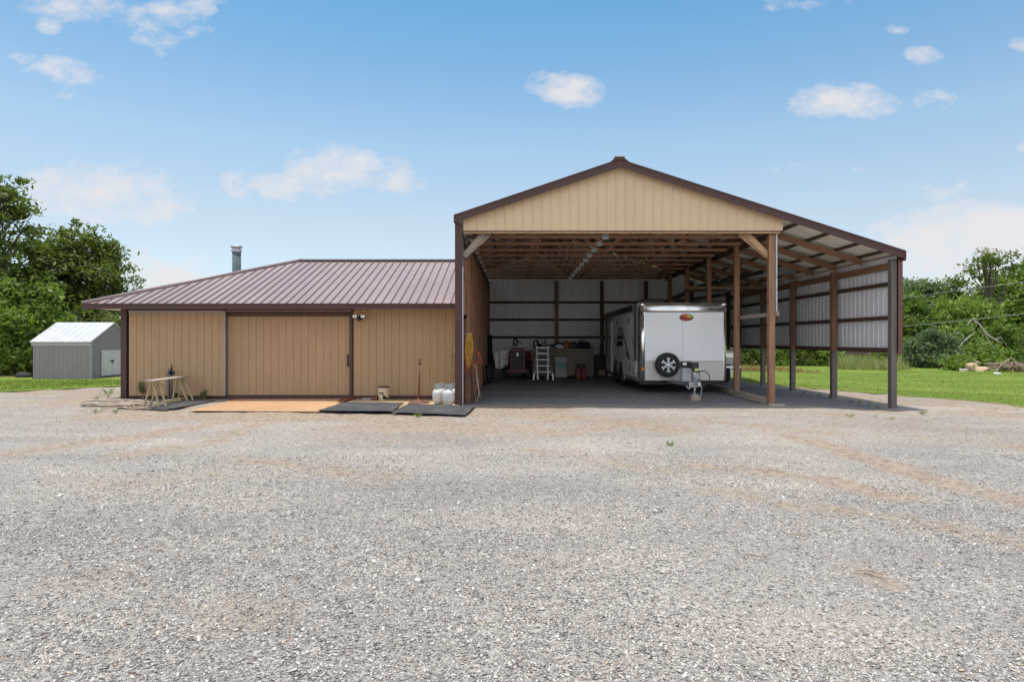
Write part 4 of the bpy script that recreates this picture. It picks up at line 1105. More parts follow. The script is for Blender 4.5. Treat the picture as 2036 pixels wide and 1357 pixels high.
h_ = onside('hatch', 19.35, 19.95, .62, 1.0, 'white_side', .012); b = MB(); b.box(TX0-.018, TX0-.0125, 19.35, 19.95, .985, 1.005); b.box(TX0-.018, TX0-.0125, 19.35, 19.95, .6, .62); b.box(TX0-.018, TX0-.0125, 19.6, 19.68, .68, .8); tp(b, 'hinge', 'black_plastic', par=h_)
onside('outlet', 20.35, 20.45, .65, .85, 'black_plastic', .014)
b = MB(); b.box(TX0-.012, TX0-.001, TY+.2, TY+.26, .74, .8); b.box(TX0+.05, TX0+.12, TY-.008, TY+.02, .74, .79); tp(b, 'marker_lamp', 'amber_lens')
# swoosh decals: thin curved blades
def swoosh(pts, wmax):
    b = MB(); n = len(pts); L = []; Rr = []
    for i, (y, z) in enumerate(pts):
        a = pts[max(0, i-1)]; c = pts[min(n-1, i+1)]; ty, tz = c[0]-a[0], c[1]-a[1]; l = math.hypot(ty, tz); w = wmax*math.sin(math.pi*(i+.15)/(n-.7))**.8*.5
        L.append((y-tz/l*w, z+ty/l*w)); Rr.append((y+tz/l*w, z-ty/l*w))
    for i in range(n-1): b.prism([L[i], L[i+1], Rr[i+1], Rr[i]], TX0-.004, TX0-.0015, 'yz')
    return b
def bez(p0, p1, p2, n=14): return [((1-t)**2*p0[0]+2*t*(1-t)*p1[0]+t*t*p2[0], (1-t)**2*p0[1]+2*t*(1-t)*p1[1]+t*t*p2[1]) for t in [i/n for i in range(n+1)]]
for P, w in ((bez((22.5,2.5),(22.0,2.2),(20.6,1.0)), .05), (bez((21.8,1.85),(21.2,1.5),(20.3,.98)), .12), (bez((21.3,1.3),(20.9,1.1),(20.3,.98)), .12), (bez((20.1,1.9),(19.9,1.5),(19.35,1.22)), .07), (bez((23.6,1.8),(23.4,1.5),(22.6,1.28)), .1), (bez((23.6,1.1),(23.3,.85),(22.7,.75)), .1)):
    tp(swoosh(P, w), 'decal', 'black_plastic')
# awning on the left side
b = MB(); b.tube([(TX0-.1, 19.25, TZ1-.16), (TX0-.1, 25.5, TZ1-.16)], .075, 14)
b.box(TX0-.06, TX0-.001, 19.25, 25.5, TZ1-.13, TZ1-.05); aw = tp(b, 'awning', 'black_plastic')
for Y in (19.27, 25.45):
    b = MB(); b.box(TX0-.075, TX0-.002, Y-.05, Y+.05, 1.02, TZ1-.24); b.box(TX0-.14, TX0-.03, Y-.04, Y+.03, TZ1-.24, TZ1-.08); tp(b, 'awning_arm', 'black_plastic', par=aw)
# spare wheel on the front
sx_, szz = px(1327.5, 18.6), pz(726, 18.6)
sw = wheel_on(tr, (sx_, TY-.14, szz), 'y', .352, .24, .215, -1, 'black_plastic', 'spare_wheel')
b = MB(); yf = TY-.14-.118
for k in range(6):
    a = math.pi/2+k*math.pi/3; ca, sa = math.cos(a), math.sin(a)
    for s_ in (-1, 1):
        o = s_*.021; b.beam((sx_+.055*ca-o*sa*.6, yf, szz+.055*sa+o*ca*.6), (sx_+.185*ca-o*sa, yf, szz+.185*sa+o*ca), .02, .02, (0,1,0))
    b.beam((sx_+.19*ca-.055*sa, yf, szz+.19*sa+.055*ca), (sx_+.19*ca+.055*sa, yf, szz+.19*sa-.055*ca), .026, .02, (0,1,0))
b.lathe([(.05,-.02),(.05,.012)], (sx_, yf, szz), 'y', 16)
b.build('spokes', M['white_paint'], sw)
# tongue, jack, battery box, gas bottle, cable
JX, JY = px(1381, 17.3), 17.3; zt = .40
b = MB()
b.beam((px(1340,TY)-.1, TY+.2, zt+.02), (JX-.05, JY+.05, zt+.02), .06, .11); b.beam((TX1-.75, TY+.2, zt+.02), (JX+.05, JY+.05, zt+.02), .06, .11)
b.box(JX-.16, JX+.14, JY-.06, JY+.1, zt-.05, zt+.09); b.beam((JX, JY-.06, zt+.05), (JX, JY-.42, zt+.05), .09, .07)
b.lathe([(.05,zt-.02),(.06,zt+.02),(.055,zt+.1),(.02,zt+.12)], (JX, JY-.42, 0), n=14)
tp(b, 'tongue', 'galv')
b = MB(); b.lathe([(.03,.16),(.03,.4)], (JX, JY, 0), n=14); b.lathe([(.045,.36),(.045,1.0)], (JX, JY, 0), n=14); b.lathe([(.09,.14),(.09,.16)], (JX, JY, 0), n=14); jk = tp(b, 'jack', 'galv')
b = MB(); b.box(JX-.1, JX+.09, JY-.12, JY+.1, .84, 1.02); b.box(JX-.05, JX+.05, JY-.14, JY+.06, .76, .86); tp(b, 'jack_motor', 'black_plastic', .03, jk)
b = MB(); b.box(JX-.035, JX+.06, JY-.146, JY-.141, .79, .86); tp(b, 'warning_label', mk('label_yellow', (.55,.6,.12), .5, var=.05), par=jk)
b = MB(); b.box(JX-.27, JX-.02, JY+.22, JY+.5, zt+.09, .86); tp(b, 'battery_box', 'pale_grey', .012)
b = MB(); b.box(JX-.29, JX-.0, JY+.2, JY+.52, .862, 1.03); lid = tp(b, 'battery_lid', 'black_plastic', .02)
b = MB(); b.box(JX-.26, JX-.16, JY+.193, JY+.199, .94, 1.0); tp(b, 'warning_label', 'white_plastic', par=lid)
b = MB(); b.lathe([(.1,zt+.1),(.145,zt+.14),(.155,zt+.2),(.155,.78),(.14,.86),(.08,.9),(.03,.91)], (JX+.2, JY+.5, 0), n=24); tp(b, 'gas_bottle', mk('tank_pale', (.62,.70,.72), .4, var=.06))
b = MB(); b.box(JX+.12, JX+.24, JY+.3, JY+.34, .74, .79)
pts = [(JX+.22, JY+.3, .76)]+[(JX+.22+.2*math.sin(a)+.06, JY+.25, .58+.2*math.cos(a)) for a in [R(10+i*18) for i in range(8)]]+[(JX+.3, JY+.3, .36), (JX+.2, JY+.35, .33), (JX+.1, JY+.3, .4)]
b.tube(pts, .012, 7); b.tube([(JX+.12, JY+.2, .78), (JX+.17, JY+.15, .7), (JX+.15, JY+.12, .55), (JX+.1, JY+.1, .45)], .01, 6)
tp(b, 'power_cable', 'black_plastic')
b = MB()
for i in range(7): b.lathe([(.012,-.02),(.018,0),(.012,.02)], (JX+.17+.01*math.sin(i), JY-.04, zt-.03-.04*i), n=6)
for i in range(6): b.lathe([(.012,-.02),(.02,0),(.012,.02)], (JX-.14-.02*i, JY-.08, zt-.06-.03*math.sin(i)), n=6)
tp(b, 'safety_chain', 'steel')
b = MB(); b.box(JX-.115, JX+.125, JY-.13, JY+.13, 0.0, .14); tag(b.build('wood_block', M['grey_wood_x'], loc=(JX, JY, 0), bevel=.006), 'pale square wooden block under the jack of the camper', 'block')

# ================================================================== PICK-UP BED TRAILER beside the camper
bt = thing('utility_trailer', (7.4, 25.2, -.03), 'low white pickup bed trailer with a red tail lamp parked beside the camper', 'trailer')
b = MB(); xa, xb, ya, yb = 6.66, 8.3, 24.05, 26.2
b.box(xa, xa+.06, ya+.05, yb, .72, 1.27); b.box(xb-.06, xb, ya+.05, yb, .72, 1.27); b.box(xa+.061, xb-.061, yb-.06, yb, .72, 1.27); b.box(xa+.061, xb-.061, ya+.06, yb-.061, .72, .76)
b.build('bed', M['white_paint'], bt, .01)
b = MB(); b.box(xa+.17, xb-.17, ya+.0, ya+.048, .74, 1.25); tg = b.build('tailgate', M['white_paint'], bt, .012)
b = MB(); b.box(xa+.2, xb-.2, ya-.008, ya-.001, .98, 1.14); b.build('chrome_band', M['chrome'], tg)
for x in (xa+.08, xb-.08):
    b = MB(); b.box(x-.07, x+.07, ya-.01, ya+.047, .78, 1.2); b.build('tail_lamp', M['red_lens'], bt, .015)
b = MB(); b.box(xa-.03, xb+.03, ya-.12, ya-.02, .56, .68); b.build('bumper', M['chrome'], bt, .03)
b = MB(); b.box(xa+.3, xb-.3, ya+.06, yb, .55, .718); b.beam((7.48, yb, .5), (7.48, yb+1.1, .45), .08, .08); b.build('chassis', M['black_plastic'], bt)
for x, f in ((xa+.14, -1), (xb-.14, 1)): wheel_on(bt, (x, 25.2, .31), 'x', .34, .2, .19, f)

# ================================================================== TRACTOR
tx, tY = px(1029, 25.6), 25.6; tz0 = g(0, 25)
tc = thing('small_tractor', (tx, tY, tz0), 'small red tractor with a dark grille facing out of the back of the barn', 'tractor')
def q(b, n, m, bev=0, par=None): return b.build(n, M[m], par or tc, bev)
b = MB(); b.box(tx-.30, tx+.30, tY-.1, tY+1.1, tz0+.42, tz0+1.0); q(b, 'hood', 'red_paint', .04)
b = MB(); b.box(tx-.19, tx+.19, tY-.13, tY-.101, tz0+.4, tz0+.88); q(b, 'grille', 'tractor_grille', .02)
b = MB(); b.box(tx-.3, tx-.2, tY-.125, tY-.101, tz0+.36, tz0+.9); b.box(tx+.2, tx+.3, tY-.125, tY-.101, tz0+.36, tz0+.9); b.prism([(tx-.3, tz0+.42), (tx-.42, tz0+.28), (tx+.42, tz0+.28), (tx+.3, tz0+.42)], tY-.2, tY-.02, 'xz'); q(b, 'front_frame', 'red_paint', .01)
b = MB(); b.box(tx-.36, tx+.36, tY-.14, tY+.05, tz0+.9, tz0+1.1); q(b, 'headlamp_panel', 'black_plastic', .03)
b = MB(); b.box(tx-.04, tx+.04, tY-.16, tY-.141, tz0+.92, tz0+1.07); q(b, 'badge', 'alu')
b = MB(); b.prism([(tx-.3, tz0+1.06), (tx-.24, tz0+1.24), (tx+.24, tz0+1.24), (tx+.3, tz0+1.06)], tY+.2, tY+1.0, 'xz'); q(b, 'dash', 'red_paint', .03)
b = MB(); b.tube([(tx+.2*math.cos(a), tY+1.1+.08*math.sin(a), tz0+1.3+.2*math.sin(a)) for a in [R(i*20) for i in range(18)]], .015, 6, closed=True); b.tube([(tx, tY+.9, tz0+1.1), (tx, tY+1.1, tz0+1.3)], .02, 6); q(b, 'steering_wheel', 'black_plastic')
b = MB(); b.box(tx-.24, tx+.24, tY+1.5, tY+1.75, tz0+.7, tz0+.82); b.box(tx-.24, tx+.24, tY+1.75, tY+1.83, tz0+.8, tz0+1.2); q(b, 'seat', 'black_plastic', .03)
for s in (-1, 1):
    b = MB(); b.prism(arc((tY+1.5, tz0+.5), .62, 160, 20, 10)+[(tY+2.0, tz0+.66), (tY+1.0, tz0+.66)], tx+s*.42-.14, tx+s*.42+.14, 'yz'); q(b, 'fender', 'red_paint')
    wheel_on(tc, (tx+s*.42, tY+.1, tz0+.27), 'x', .27, .18, .13, s, 'alu', tread=True)
    wheel_on(tc, (tx+s*.46, tY+1.5, tz0+.47), 'x', .47, .28, .25, s, 'alu', tread=True)
b = MB(); b.box(tx-.4, tx+.4, tY+.05, tY+.15, tz0+.22, tz0+.32); b.box(tx-.2, tx+.2, tY+.0, tY+1.9, tz0+.3, tz0+.45); q(b, 'axle', 'black_plastic')
b = MB()
for i in range(7):
    p0 = Vector((tx+.05+random.uniform(-.12,.2), tY+.25+random.uniform(0,.3), tz0+1.27)); b.tube([p0, p0+Vector((random.uniform(-.12,.12), 0, random.uniform(.02,.12))), p0+Vector((random.uniform(-.2,.2), .05, .01))], .018, 5)
tag(b.build('rag', M['white_plastic'], loc=(tx+.05, tY+.4, tz0+1.25)), 'crumpled white rag lying on top of the red tractor', 'rag')
# white sheets left of the tractor
for lab, pts, Y in (('narrow white panel standing leftmost beside the tractor', [(983,700),(995,700),(992,733),(985,733)], 26.3), ('wider white panel with a slanted foot right of the narrow panel', [(995,697),(1013,698),(1010,728),(993,735)], 26.1)):
    b = MB(); b.prism([(px(u, Y), pz(v, Y)) for u, v in pts][::-1], Y, Y+.02, 'xz'); tag(b.build('white_panel', M['white_plastic'], loc=(px(pts[0][0], Y), Y, .4)), lab, 'panel')
b = MB(); b.box(px(981,26.35), px(1004,26.35), 26.2, 26.9, tz0, .43); b.box(px(981,26.35), px(990,26.35), 26.15, 26.3, .43, .48); tag(b.build('dark_crate', M['black_plastic'], loc=(px(990,26.3),26.4,tz0), bevel=.01), 'low dark crate carrying the white panels', 'crate')
# ladder
ly = 25.3; lz = g(1, ly)
ld = thing('step_ladder', (px(1080,ly), ly, lz), 'white folding step ladder standing before the timber stack', 'ladder')
def LP(u, v, Y=ly): return (px(u, Y), Y, pz(v, Y))
zt_ = pz(688, ly)
b = MB()
for (u0, u1) in ((1067.5,1069.5),(1090.5,1089)): b.beam((px(u0,ly), ly+.35, zt_), (px(u1,ly), ly+.0, lz), .03, .06, (1,0,0))
b.build('front_rails', M['alu'], ld)
b = MB()
for (u0, u1) in ((1068,1062),(1090,1098)):
    b.beam((px(u0,ly)-.0, ly+.32, pz(703,ly)), (px(u1,ly), ly-.12, lz+.25), .03, .05, (1,0,0)); b.beam((px(u1,ly), ly-.12, lz+.26), (px(u1+(-1.5 if u1 < 1080 else 1.5),ly), ly-.15, lz), .03, .05, (1,0,0))
b.build('outer_rails', M['alu'], ld)
for v, ua, ub in ((692,1067,1091),(703.5,1067,1091),(716,1065,1093),(728,1064,1095),(740,1062,1097)):
    b = MB(); z = pz(v, ly); t_ = (zt_-z)/(zt_-lz); b.box(px(ua,ly), px(ub,ly), ly+.35-.42*t_-.03, ly+.35-.42*t_+.05, z-.025, z+.02); b.build('rung', M['alu'], ld)
b = MB()
for (u0, u1) in ((1069,1068),(1089,1090)): b.beam((px(u0,ly), ly+.37, zt_-.03), (px(u1,ly), ly+.95, lz), .03, .05, (1,0,0))
b.build('rear_rails', M['alu'], ld)
# timber stack
SYf = 26.55; sx0, sx1 = px(1057,SYf), px(1180,SYf); base = g(2, 26)+.1; H = (pz(694,SYf)-base)/9
b = MB()
for x in (sx0+.3, (sx0+sx1)/2, sx1-.3): b.box(x-.06, x+.06, SYf+.02, SYf+.5, base-.14, base-.004)
ords = ['lowest', 'second', 'third', 'fourth', 'fifth', 'sixth', 'seventh', 'eighth', 'topmost']
for k in range(3):
    x = (sx0+.3, (sx0+sx1)/2, sx1-.3)[k]; b = MB(); b.box(x-.06, x+.06, SYf+.02, SYf+.5, base-.14, base-.004)
    tag(b.build('bearer', M['dark_wood_y'], loc=(x, SYf+.26, base-.1)), ('dark bearer under the left end of the timber stack', 'dark bearer under the middle of the timber stack', 'dark bearer under the right end of the timber stack')[k], 'timber', 'bearers under the timber stack')
for k in range(9):
    j = random.uniform(-.04, .03); b = MB(); b.box(sx0+j, sx1+random.uniform(-.06, .02), SYf+random.uniform(0, .015), SYf+.55, base+k*H, base+(k+1)*H-.012)
    tag(b.build('plank', M['grey_wood_x'], loc=((sx0+sx1)/2, SYf+.25, base+k*H), bevel=.004), f'{ords[k]} weathered plank in the timber stack at the back wall', 'plank', 'planks in the timber stack')
zs = base+9*H
# on the stack
b = MB()
for i in range(26):
    c = Vector((px(random.uniform(1068,1122),SYf), SYf+random.uniform(.1,.4), zs+random.uniform(.02,.16))); d = Vector((random.gauss(0,1), random.gauss(0,.4), random.gauss(0,.35))).normalized()*random.uniform(.08,.25); c.z = max(c.z, zs+abs(d.z)+.02)
    b.tube([c-d, c+Vector((0,0,random.uniform(-.01,.05))), c+d], random.uniform(.012,.025), 6)
tag(b.build('scrap_metal', M['black_plastic'], loc=(px(1095,SYf), SYf+.25, zs)), 'tangle of dark rods and tools on the left end of the timber stack', 'scrap')
b = MB()
for i in range(9):
    c = Vector((px(random.uniform(1105,1121),SYf), SYf+random.uniform(.02,.1), zs+random.uniform(.05,.12))); b.tube([c+Vector((.07*math.cos(a), 0, .03*math.sin(a)+.01)) for a in [R(k*36) for k in range(10)]], .012, 5, closed=True)
tag(b.build('chain', M['galv'], loc=(px(1112,SYf), SYf+.06, zs)), 'pale chain links heaped on the timber stack', 'chain')
b = MB(); b.box(px(1087,SYf), px(1094,SYf), SYf-.0, SYf+.12, zs, zs+.12); tag(b.build('small_box', M['pale_grey'], loc=(px(1090,SYf), SYf+.06, zs), bevel=.008), 'small pale box beside the ladder on the timber stack', 'box')
b = MB(); b.lathe([(.12,zs),(.13,zs+.05),(.13,zs+.2),(.1,zs+.3),(.05,zs+.35)], (px(1126,SYf), SYf+.15, 0), n=18); b.box(px(1126,SYf)-.02, px(1126,SYf)+.04, SYf+.0, SYf+.03, zs+.18, zs+.22); tag(b.build('jug', M['orange'], loc=(px(1126,SYf), SYf+.15, zs)), 'orange round jug on the timber stack', 'jug')
b = MB(); b.box(px(1132,SYf), px(1146,SYf), SYf+.02, SYf+.3, zs, zs+.27); b.box(px(1131,SYf), px(1147,SYf), SYf+.01, SYf+.31, zs+.271, zs+.3); tag(b.build('storage_box', M['dark_green'], loc=(px(1139,SYf), SYf+.15, zs), bevel=.01), 'dark green lidded box on the timber stack', 'box')
bag = thing('duffel_bag', (px(1162,SYf), SYf+.2, zs), 'slumped black duffel bag on the right end of the timber stack', 'bag')
b = MB(); xx = px(1162,SYf); b.prism([(xx-.3, zs+.02), (xx-.3, zs+.22), (xx-.16, zs+.32), (xx-.02, zs+.3), (xx+.14, zs+.29), (xx+.26, zs+.18), (xx+.32, zs+.03), (xx+.2, zs+.0), (xx-.2, zs)], SYf+.05, SYf+.38, 'xz'); b.build('body', M['cloth_black'], bag, .04)
b = MB(); b.tube([(xx-.24, SYf+.06, zs+.24), (xx-.15, SYf+.03, zs+.37), (xx-.05, SYf+.03, zs+.38), (xx+.03, SYf+.06, zs+.28)], .018, 6); b.tube([(xx+.15, SYf+.04, zs+.28), (xx+.3, SYf, zs+.2), (xx+.37, SYf, zs+.06), (xx+.34, SYf+.03, zs+.02)], .018, 6); b.build('strap', M['cloth_black'], bag)
# more clutter on and around the stack
for u, r_, h_, mt, lab, nm in ((1074,.09,.2,'black_plastic','dark round tin behind the ladder on the timber stack','tin'), (1099,.07,.16,'pale_grey','pale round tin left of the chain heap on the timber stack','tin')):
    x = px(u,SYf); b = MB(); b.lathe([(r_*.95,zs),(r_,zs+.01),(r_,zs+h_-.02),(r_*1.06,zs+h_-.015),(r_*1.06,zs+h_),(r_*.9,zs+h_)], (x, SYf+.3, 0), n=18); tag(b.build(nm, M[mt], loc=(x, SYf+.3, zs)), lab, 'tin', 'tins on the timber stack')
x = px(1118,SYf); b = MB(); b.box(x-.2, x+.2, SYf+.28, SYf+.5, zs, zs+.2); b.box(x-.2, x+.2, SYf+.28, SYf+.5, zs+.203, zs+.26); b.tube([(x-.1,SYf+.39,zs+.25),(x-.1,SYf+.39,zs+.32),(x+.1,SYf+.39,zs+.32),(x+.1,SYf+.39,zs+.25)], .012, 6)
tag(b.build('toolbox', M['dark_green'], loc=(x, SYf+.39, zs), bevel=.008), 'dark toolbox behind the chain heap on the timber stack', 'toolbox')
x = px(1050,26.7); b = MB(); b.lathe([(.2,g(0,26.7)),(.24,g(0,26.7)+.02),(.27,g(0,26.7)+.68),(.29,g(0,26.7)+.7),(.29,g(0,26.7)+.74),(.27,g(0,26.7)+.76)], (x, 26.9, 0), n=22)
tag(b.build('plastic_bin', M['black_plastic'], loc=(x, 26.9, g(0,26.7))), 'dark round bin between the red tractor and the timber stack', 'bin')
x = px(973,27.4); b = MB(); b.box(x-.25, x+.3, 27.3, 27.9, .06, .75)
for z in (.25, .5): b.box(x-.26, x+.31, 27.285, 27.299, z-.01, z+.01)
b.box(x-.28, x+.33, 27.27, 27.92, .752, .79); tag(b.build('work_cabinet', M['black_plastic'], loc=(x, 27.6, .06), bevel=.008), 'dark low cabinet in the back left corner behind the white panels', 'cabinet')
b = MB(); b.lathe([(.14,.792),(.15,.8),(.15,1.05),(.12,1.1)], (x, 27.6, 0), n=16); tag(b.build('bucket', M['dark_green'], loc=(x, 27.6, .79)), 'dark bucket standing on the low cabinet in the back left corner', 'bucket')
# cabinet, cans
cb = thing('metal_cabinet', (px(1115,26.2), 26.3, base-.12), 'small grey cabinet with a teal band before the timber stack', 'cabinet')
ca_, cb_ = px(1103.5,26.2), px(1127,26.2); zc = pz(710,26.2); z_ = [base-.06, pz(733.5,26.2), pz(721,26.2), zc]
b = MB(); b.box(ca_, cb_, 26.2, 26.5, z_[0], z_[3]); b.build('case', M['pale_grey'], cb, .01)
b = MB(); b.box(ca_+.01, cb_-.01, 26.18, 26.199, z_[1]+.005, z_[2]-.005); b.build('teal_drawer', M['teal'], cb)
b = MB(); b.box(ca_+.01, cb_-.01, 26.182, 26.199, z_[2]+.005, z_[3]-.03); b.build('top_drawer', M['pale_grey'], cb)
b = MB(); b.box(ca_-.01, cb_+.01, 26.17, 26.52, z_[3]+.001, z_[3]+.03); b.build('top', M['black_plastic'], cb)
b = MB()
for x in (ca_+.05, cb_-.05): b.box(x-.03, x+.03, 26.22, 26.45, base-.16, z_[0]-.002)
b.build('foot', M['black_plastic'], cb)
gc = thing('gas_can', (px(1150,25.9), 25.9, g(2,25.9)), 'left of the two red fuel cans before the timber stack', 'gas can', 'red fuel cans')
b = MB(); X_, Y_, Z_ = gc.location; b.prism([(X_-.1, Z_), (X_-.1, Z_+.37), (X_-.055, Z_+.46), (X_+.055, Z_+.46), (X_+.1, Z_+.37), (X_+.1, Z_)], Y_-.1, Y_+.1, 'xz'); b.build('body', M['red_can'], gc, .025)
b = MB(); b.lathe([(.05,Z_+.46),(.06,Z_+.5),(.055,Z_+.58),(.03,Z_+.63)], (X_, Y_, 0), n=14); b.build('spout', M['black_plastic'], gc)
b = MB(); b.box(X_-.012, X_+.012, Y_-.106, Y_-.1, Z_+.05, Z_+.3); b.box(X_-.075, X_+.075, Y_-.106, Y_-.1, Z_+.19, Z_+.21); b.build('ridge', M['red_can'], gc)
copy_thing(gc, (px(1160.5,25.9), 25.88, g(2,25.9)), 'right of the two red fuel cans before the timber stack')
# dark shelf right of the stack
b = MB(); xa, xb = px(1184,27.2), px(1208,27.2)
b.box(xa, xa+.04, 27.2, 27.7, .06, 1.0); b.box(xb-.04, xb, 27.2, 27.7, .06, 1.0)
for z in (.12, .42, .72, .97): b.box(xa+.041, xb-.041, 27.2, 27.7, z, z+.03)
b.box(xa+.041, xb-.041, 27.66, 27.7, .15, .96); tag(b.build('shelf_unit', M['black_plastic'], loc=((xa+xb)/2, 27.45, .06)), 'dark shelf unit in the corner between the timber stack and the camper', 'shelf')
b = MB()
for i in range(8): b.box(xa+.15, xa+.42, 27.22, 27.5, .155+i*.028, .178+i*.028)
tag(b.build('firewood', M['pale_wood_x'], loc=(xa+.3, 27.35, .15)), 'small stack of pale kindling in the dark shelf unit', 'firewood')
b = MB(); b.beam((px(1182,27.6), 27.6, .15), (px(1199,27.6), 27.95, 1.85), .03, .03); tag(b.build('pole', M['grey_wood_z'], loc=(px(1182,27.6), 27.6, .15)), 'thin pole leaning on the back wall right of the stack', 'pole')
# wall hangings at the back left
for u, v, r_, lab in ((966,668,.12,'dark coil of cable hanging in the back left corner'), (1025,681,.1,'small dark loop of wire hanging behind the tractor'), (1066,684,.13,'dark loop of hose hanging left of the centre back post')):
    b = MB(); X_, Z_ = px(u,28.0), pz(v,28.0); y_ = 28.1 if u > 970 else 27.9
    for k in range(4): b.tube([(X_+(r_+.015*k)*math.cos(a)*.75, y_-.02*k, Z_+(r_+.02*k)*math.sin(a)) for a in [R(i*24) for i in range(15)]], .012, 5, closed=True)
    tag(b.build('cable_coil', M['black_plastic'], loc=(X_, y_, Z_)), lab, 'coil')
# coat-like tarp at left
b = MB(); b.prism([(27.0,1.0),(27.0,1.7),(27.12,1.85),(27.4,1.85),(27.5,1.65),(27.45,.7),(27.1,.55)], -1.2, -1.05, 'yz'); tag(b.build('overalls', M['cloth_black'], loc=(-1.12,27.2,1.2), bevel=.03), 'dark overalls hanging in the back left corner', 'clothing')

# spare tyre against left wall
TYy = 23.6; tzz = g(-1, TYy)
st = thing('car_wheel', (-1.0, TYy, tzz), 'loose car wheel leaning on the left wall of the barn', 'wheel')
wv = wheel_on(st, (-.97, TYy, tzz+.335), 'x', .335, .2, .2, 1, 'alu', 'tyre')
st.rotation_euler = (0, R(-9), 0)
# leaning boards left
for lab, y0, w, h, mat, xf in (('dark narrow board leaning below the yellow cords', 16.35, .14, .85, 'dark_wood_z', -1.12), ('grey board leaning against the left barn wall below the red cord', 17.6, .32, .95, 'grey_wood_z', -1.0), ('thin brown board leaning between the dark and grey boards', 16.9, .1, .9, 'wood_z', -1.08), ('short dark board leaning farthest in by the grey board', 18.35, .2, .55, 'grey_post', -1.0)):
    b = MB(); b.beam((xf, y0, .02), (-1.2, y0+.1, h), w, .025, (1,0,0)); tag(b.build('board', M[mat], loc=(xf, y0, 0)), lab, 'board', 'boards leaning on the left barn wall')
# cords on a hook
def hank(name, label, y0, ztop, zlow, n, mat, wid, x=-1.13, seed=3):
    rr = random.Random(seed); t = thing(name, (x, y0, ztop), label, 'cord', 'extension cords hung on the left wall')
    b = MB(); pts = []
    for k in range(n):
        zl = zlow+rr.uniform(-.05, .4); w = wid*rr.uniform(.5, 1.1); xo = x+rr.uniform(-.05, .05)
        for i in range(16):
            a = i/16*2*math.pi; s = math.sin(a); c = math.cos(a)
            zz = (ztop+zl)/2+(ztop-zl)/2*c; f = (ztop-zz)/(ztop-zl)
            ww = w*s*(.25+.75*math.sin(min(1, f*1.15)*math.pi*.72)); pts.append((xo+.8*ww+rr.uniform(-.01,.01), y0+.6*ww+rr.uniform(-.012,.012), zz))
    b.tube(pts, .0075, 6); b.build('coil', M[mat], t)
    b = MB(); b.tube([(x-.12, y0, ztop-.02), (x, y0, ztop-.02), (x+.05, y0, ztop+.0), (x+.055, y0, ztop+.03)], .007, 6); b.build('hook', M['alu'], t)
    b = MB(); b.tube([(x+.02, y0+.03, zlow+.15), (x+.04, y0+.04, zlow-.05), (x+.04, y0+.05, zlow-.2)], .0095, 6); b.lathe([(.015,-.04),(.018,0),(.012,.04)], (x+.04, y0+.05, zlow-.23), n=8); b.build('plug', M['black_plastic'], t)
    return t
hank('extension_cord', 'yellow extension cord hung in a long hank on the left barn wall', 16.08, 1.79, .95, 10, 'cord_yellow', .085, -1.18)
hank('extension_cord', 'red extension cord in a wide loop behind the yellow cord', 16.75, 1.4, .72, 3, 'cord_red', .2, -1.13, 5)
hank('extension_cord', 'orange extension cord hung tight under the yellow cord', 16.45, 1.7, .74, 4, 'cord_red', .09, -1.22, 8)
b = MB(); b.tube([(-1.05, 16.4, 1.0), (-1.0, 16.4, .6), (-.97, 16.38, .3), (-1.02, 16.36, .05)], .012, 6); tag(b.build('rope', M['ply_sheet'], loc=(-1.02,16.4,0)), 'tan rope end hanging down to the ground below the yellow cord', 'rope')

# long pipes lying on the tie boards
for k, (lab, x0, x1, z) in enumerate((('dark long pipe slung highest under the lean-to roof', 6.75, 7.6, 3.66), ('dark long pipe slung lower under the lean-to roof', 6.62, 7.2, 3.66))):
    b = MB(); b.tube([(x0, 27.3, z-.3), (x0+.2, 25, z), (x1, 20.0, z+.05)], .05, 10); tag(b.build('pipe', M['black_plastic'], loc=(x0, 25, z)), lab, 'pipe')
b = MB(); b.tube([(px(1424,21.5),21.5,pz(602,21.5)), (px(1443,21.5),21.5,pz(578,21.5)), (px(1460,21.5),21.3,pz(575,21.5)), (6.42,21.3,pz(574,21.5))], .012, 6); tag(b.build('rope', M['grey_wood_x'], loc=(6.3,21.5,3.2)), 'pale rope slanting from the camper roof to a post', 'rope')
b = MB()
for i in range(5): b.tube([(7.0+.5*k+random.uniform(-.05,.05), 22.2-.35*k+random.uniform(-.1,.1), 3.66+.02*i+.03*k+random.uniform(0,.05)) for k in range(5)], .025, 6)
tag(b.build('wire_netting', M['galv'], loc=(8,21.5,3.7)), 'roll of pale wire netting lying under the lean-to roof', 'netting')

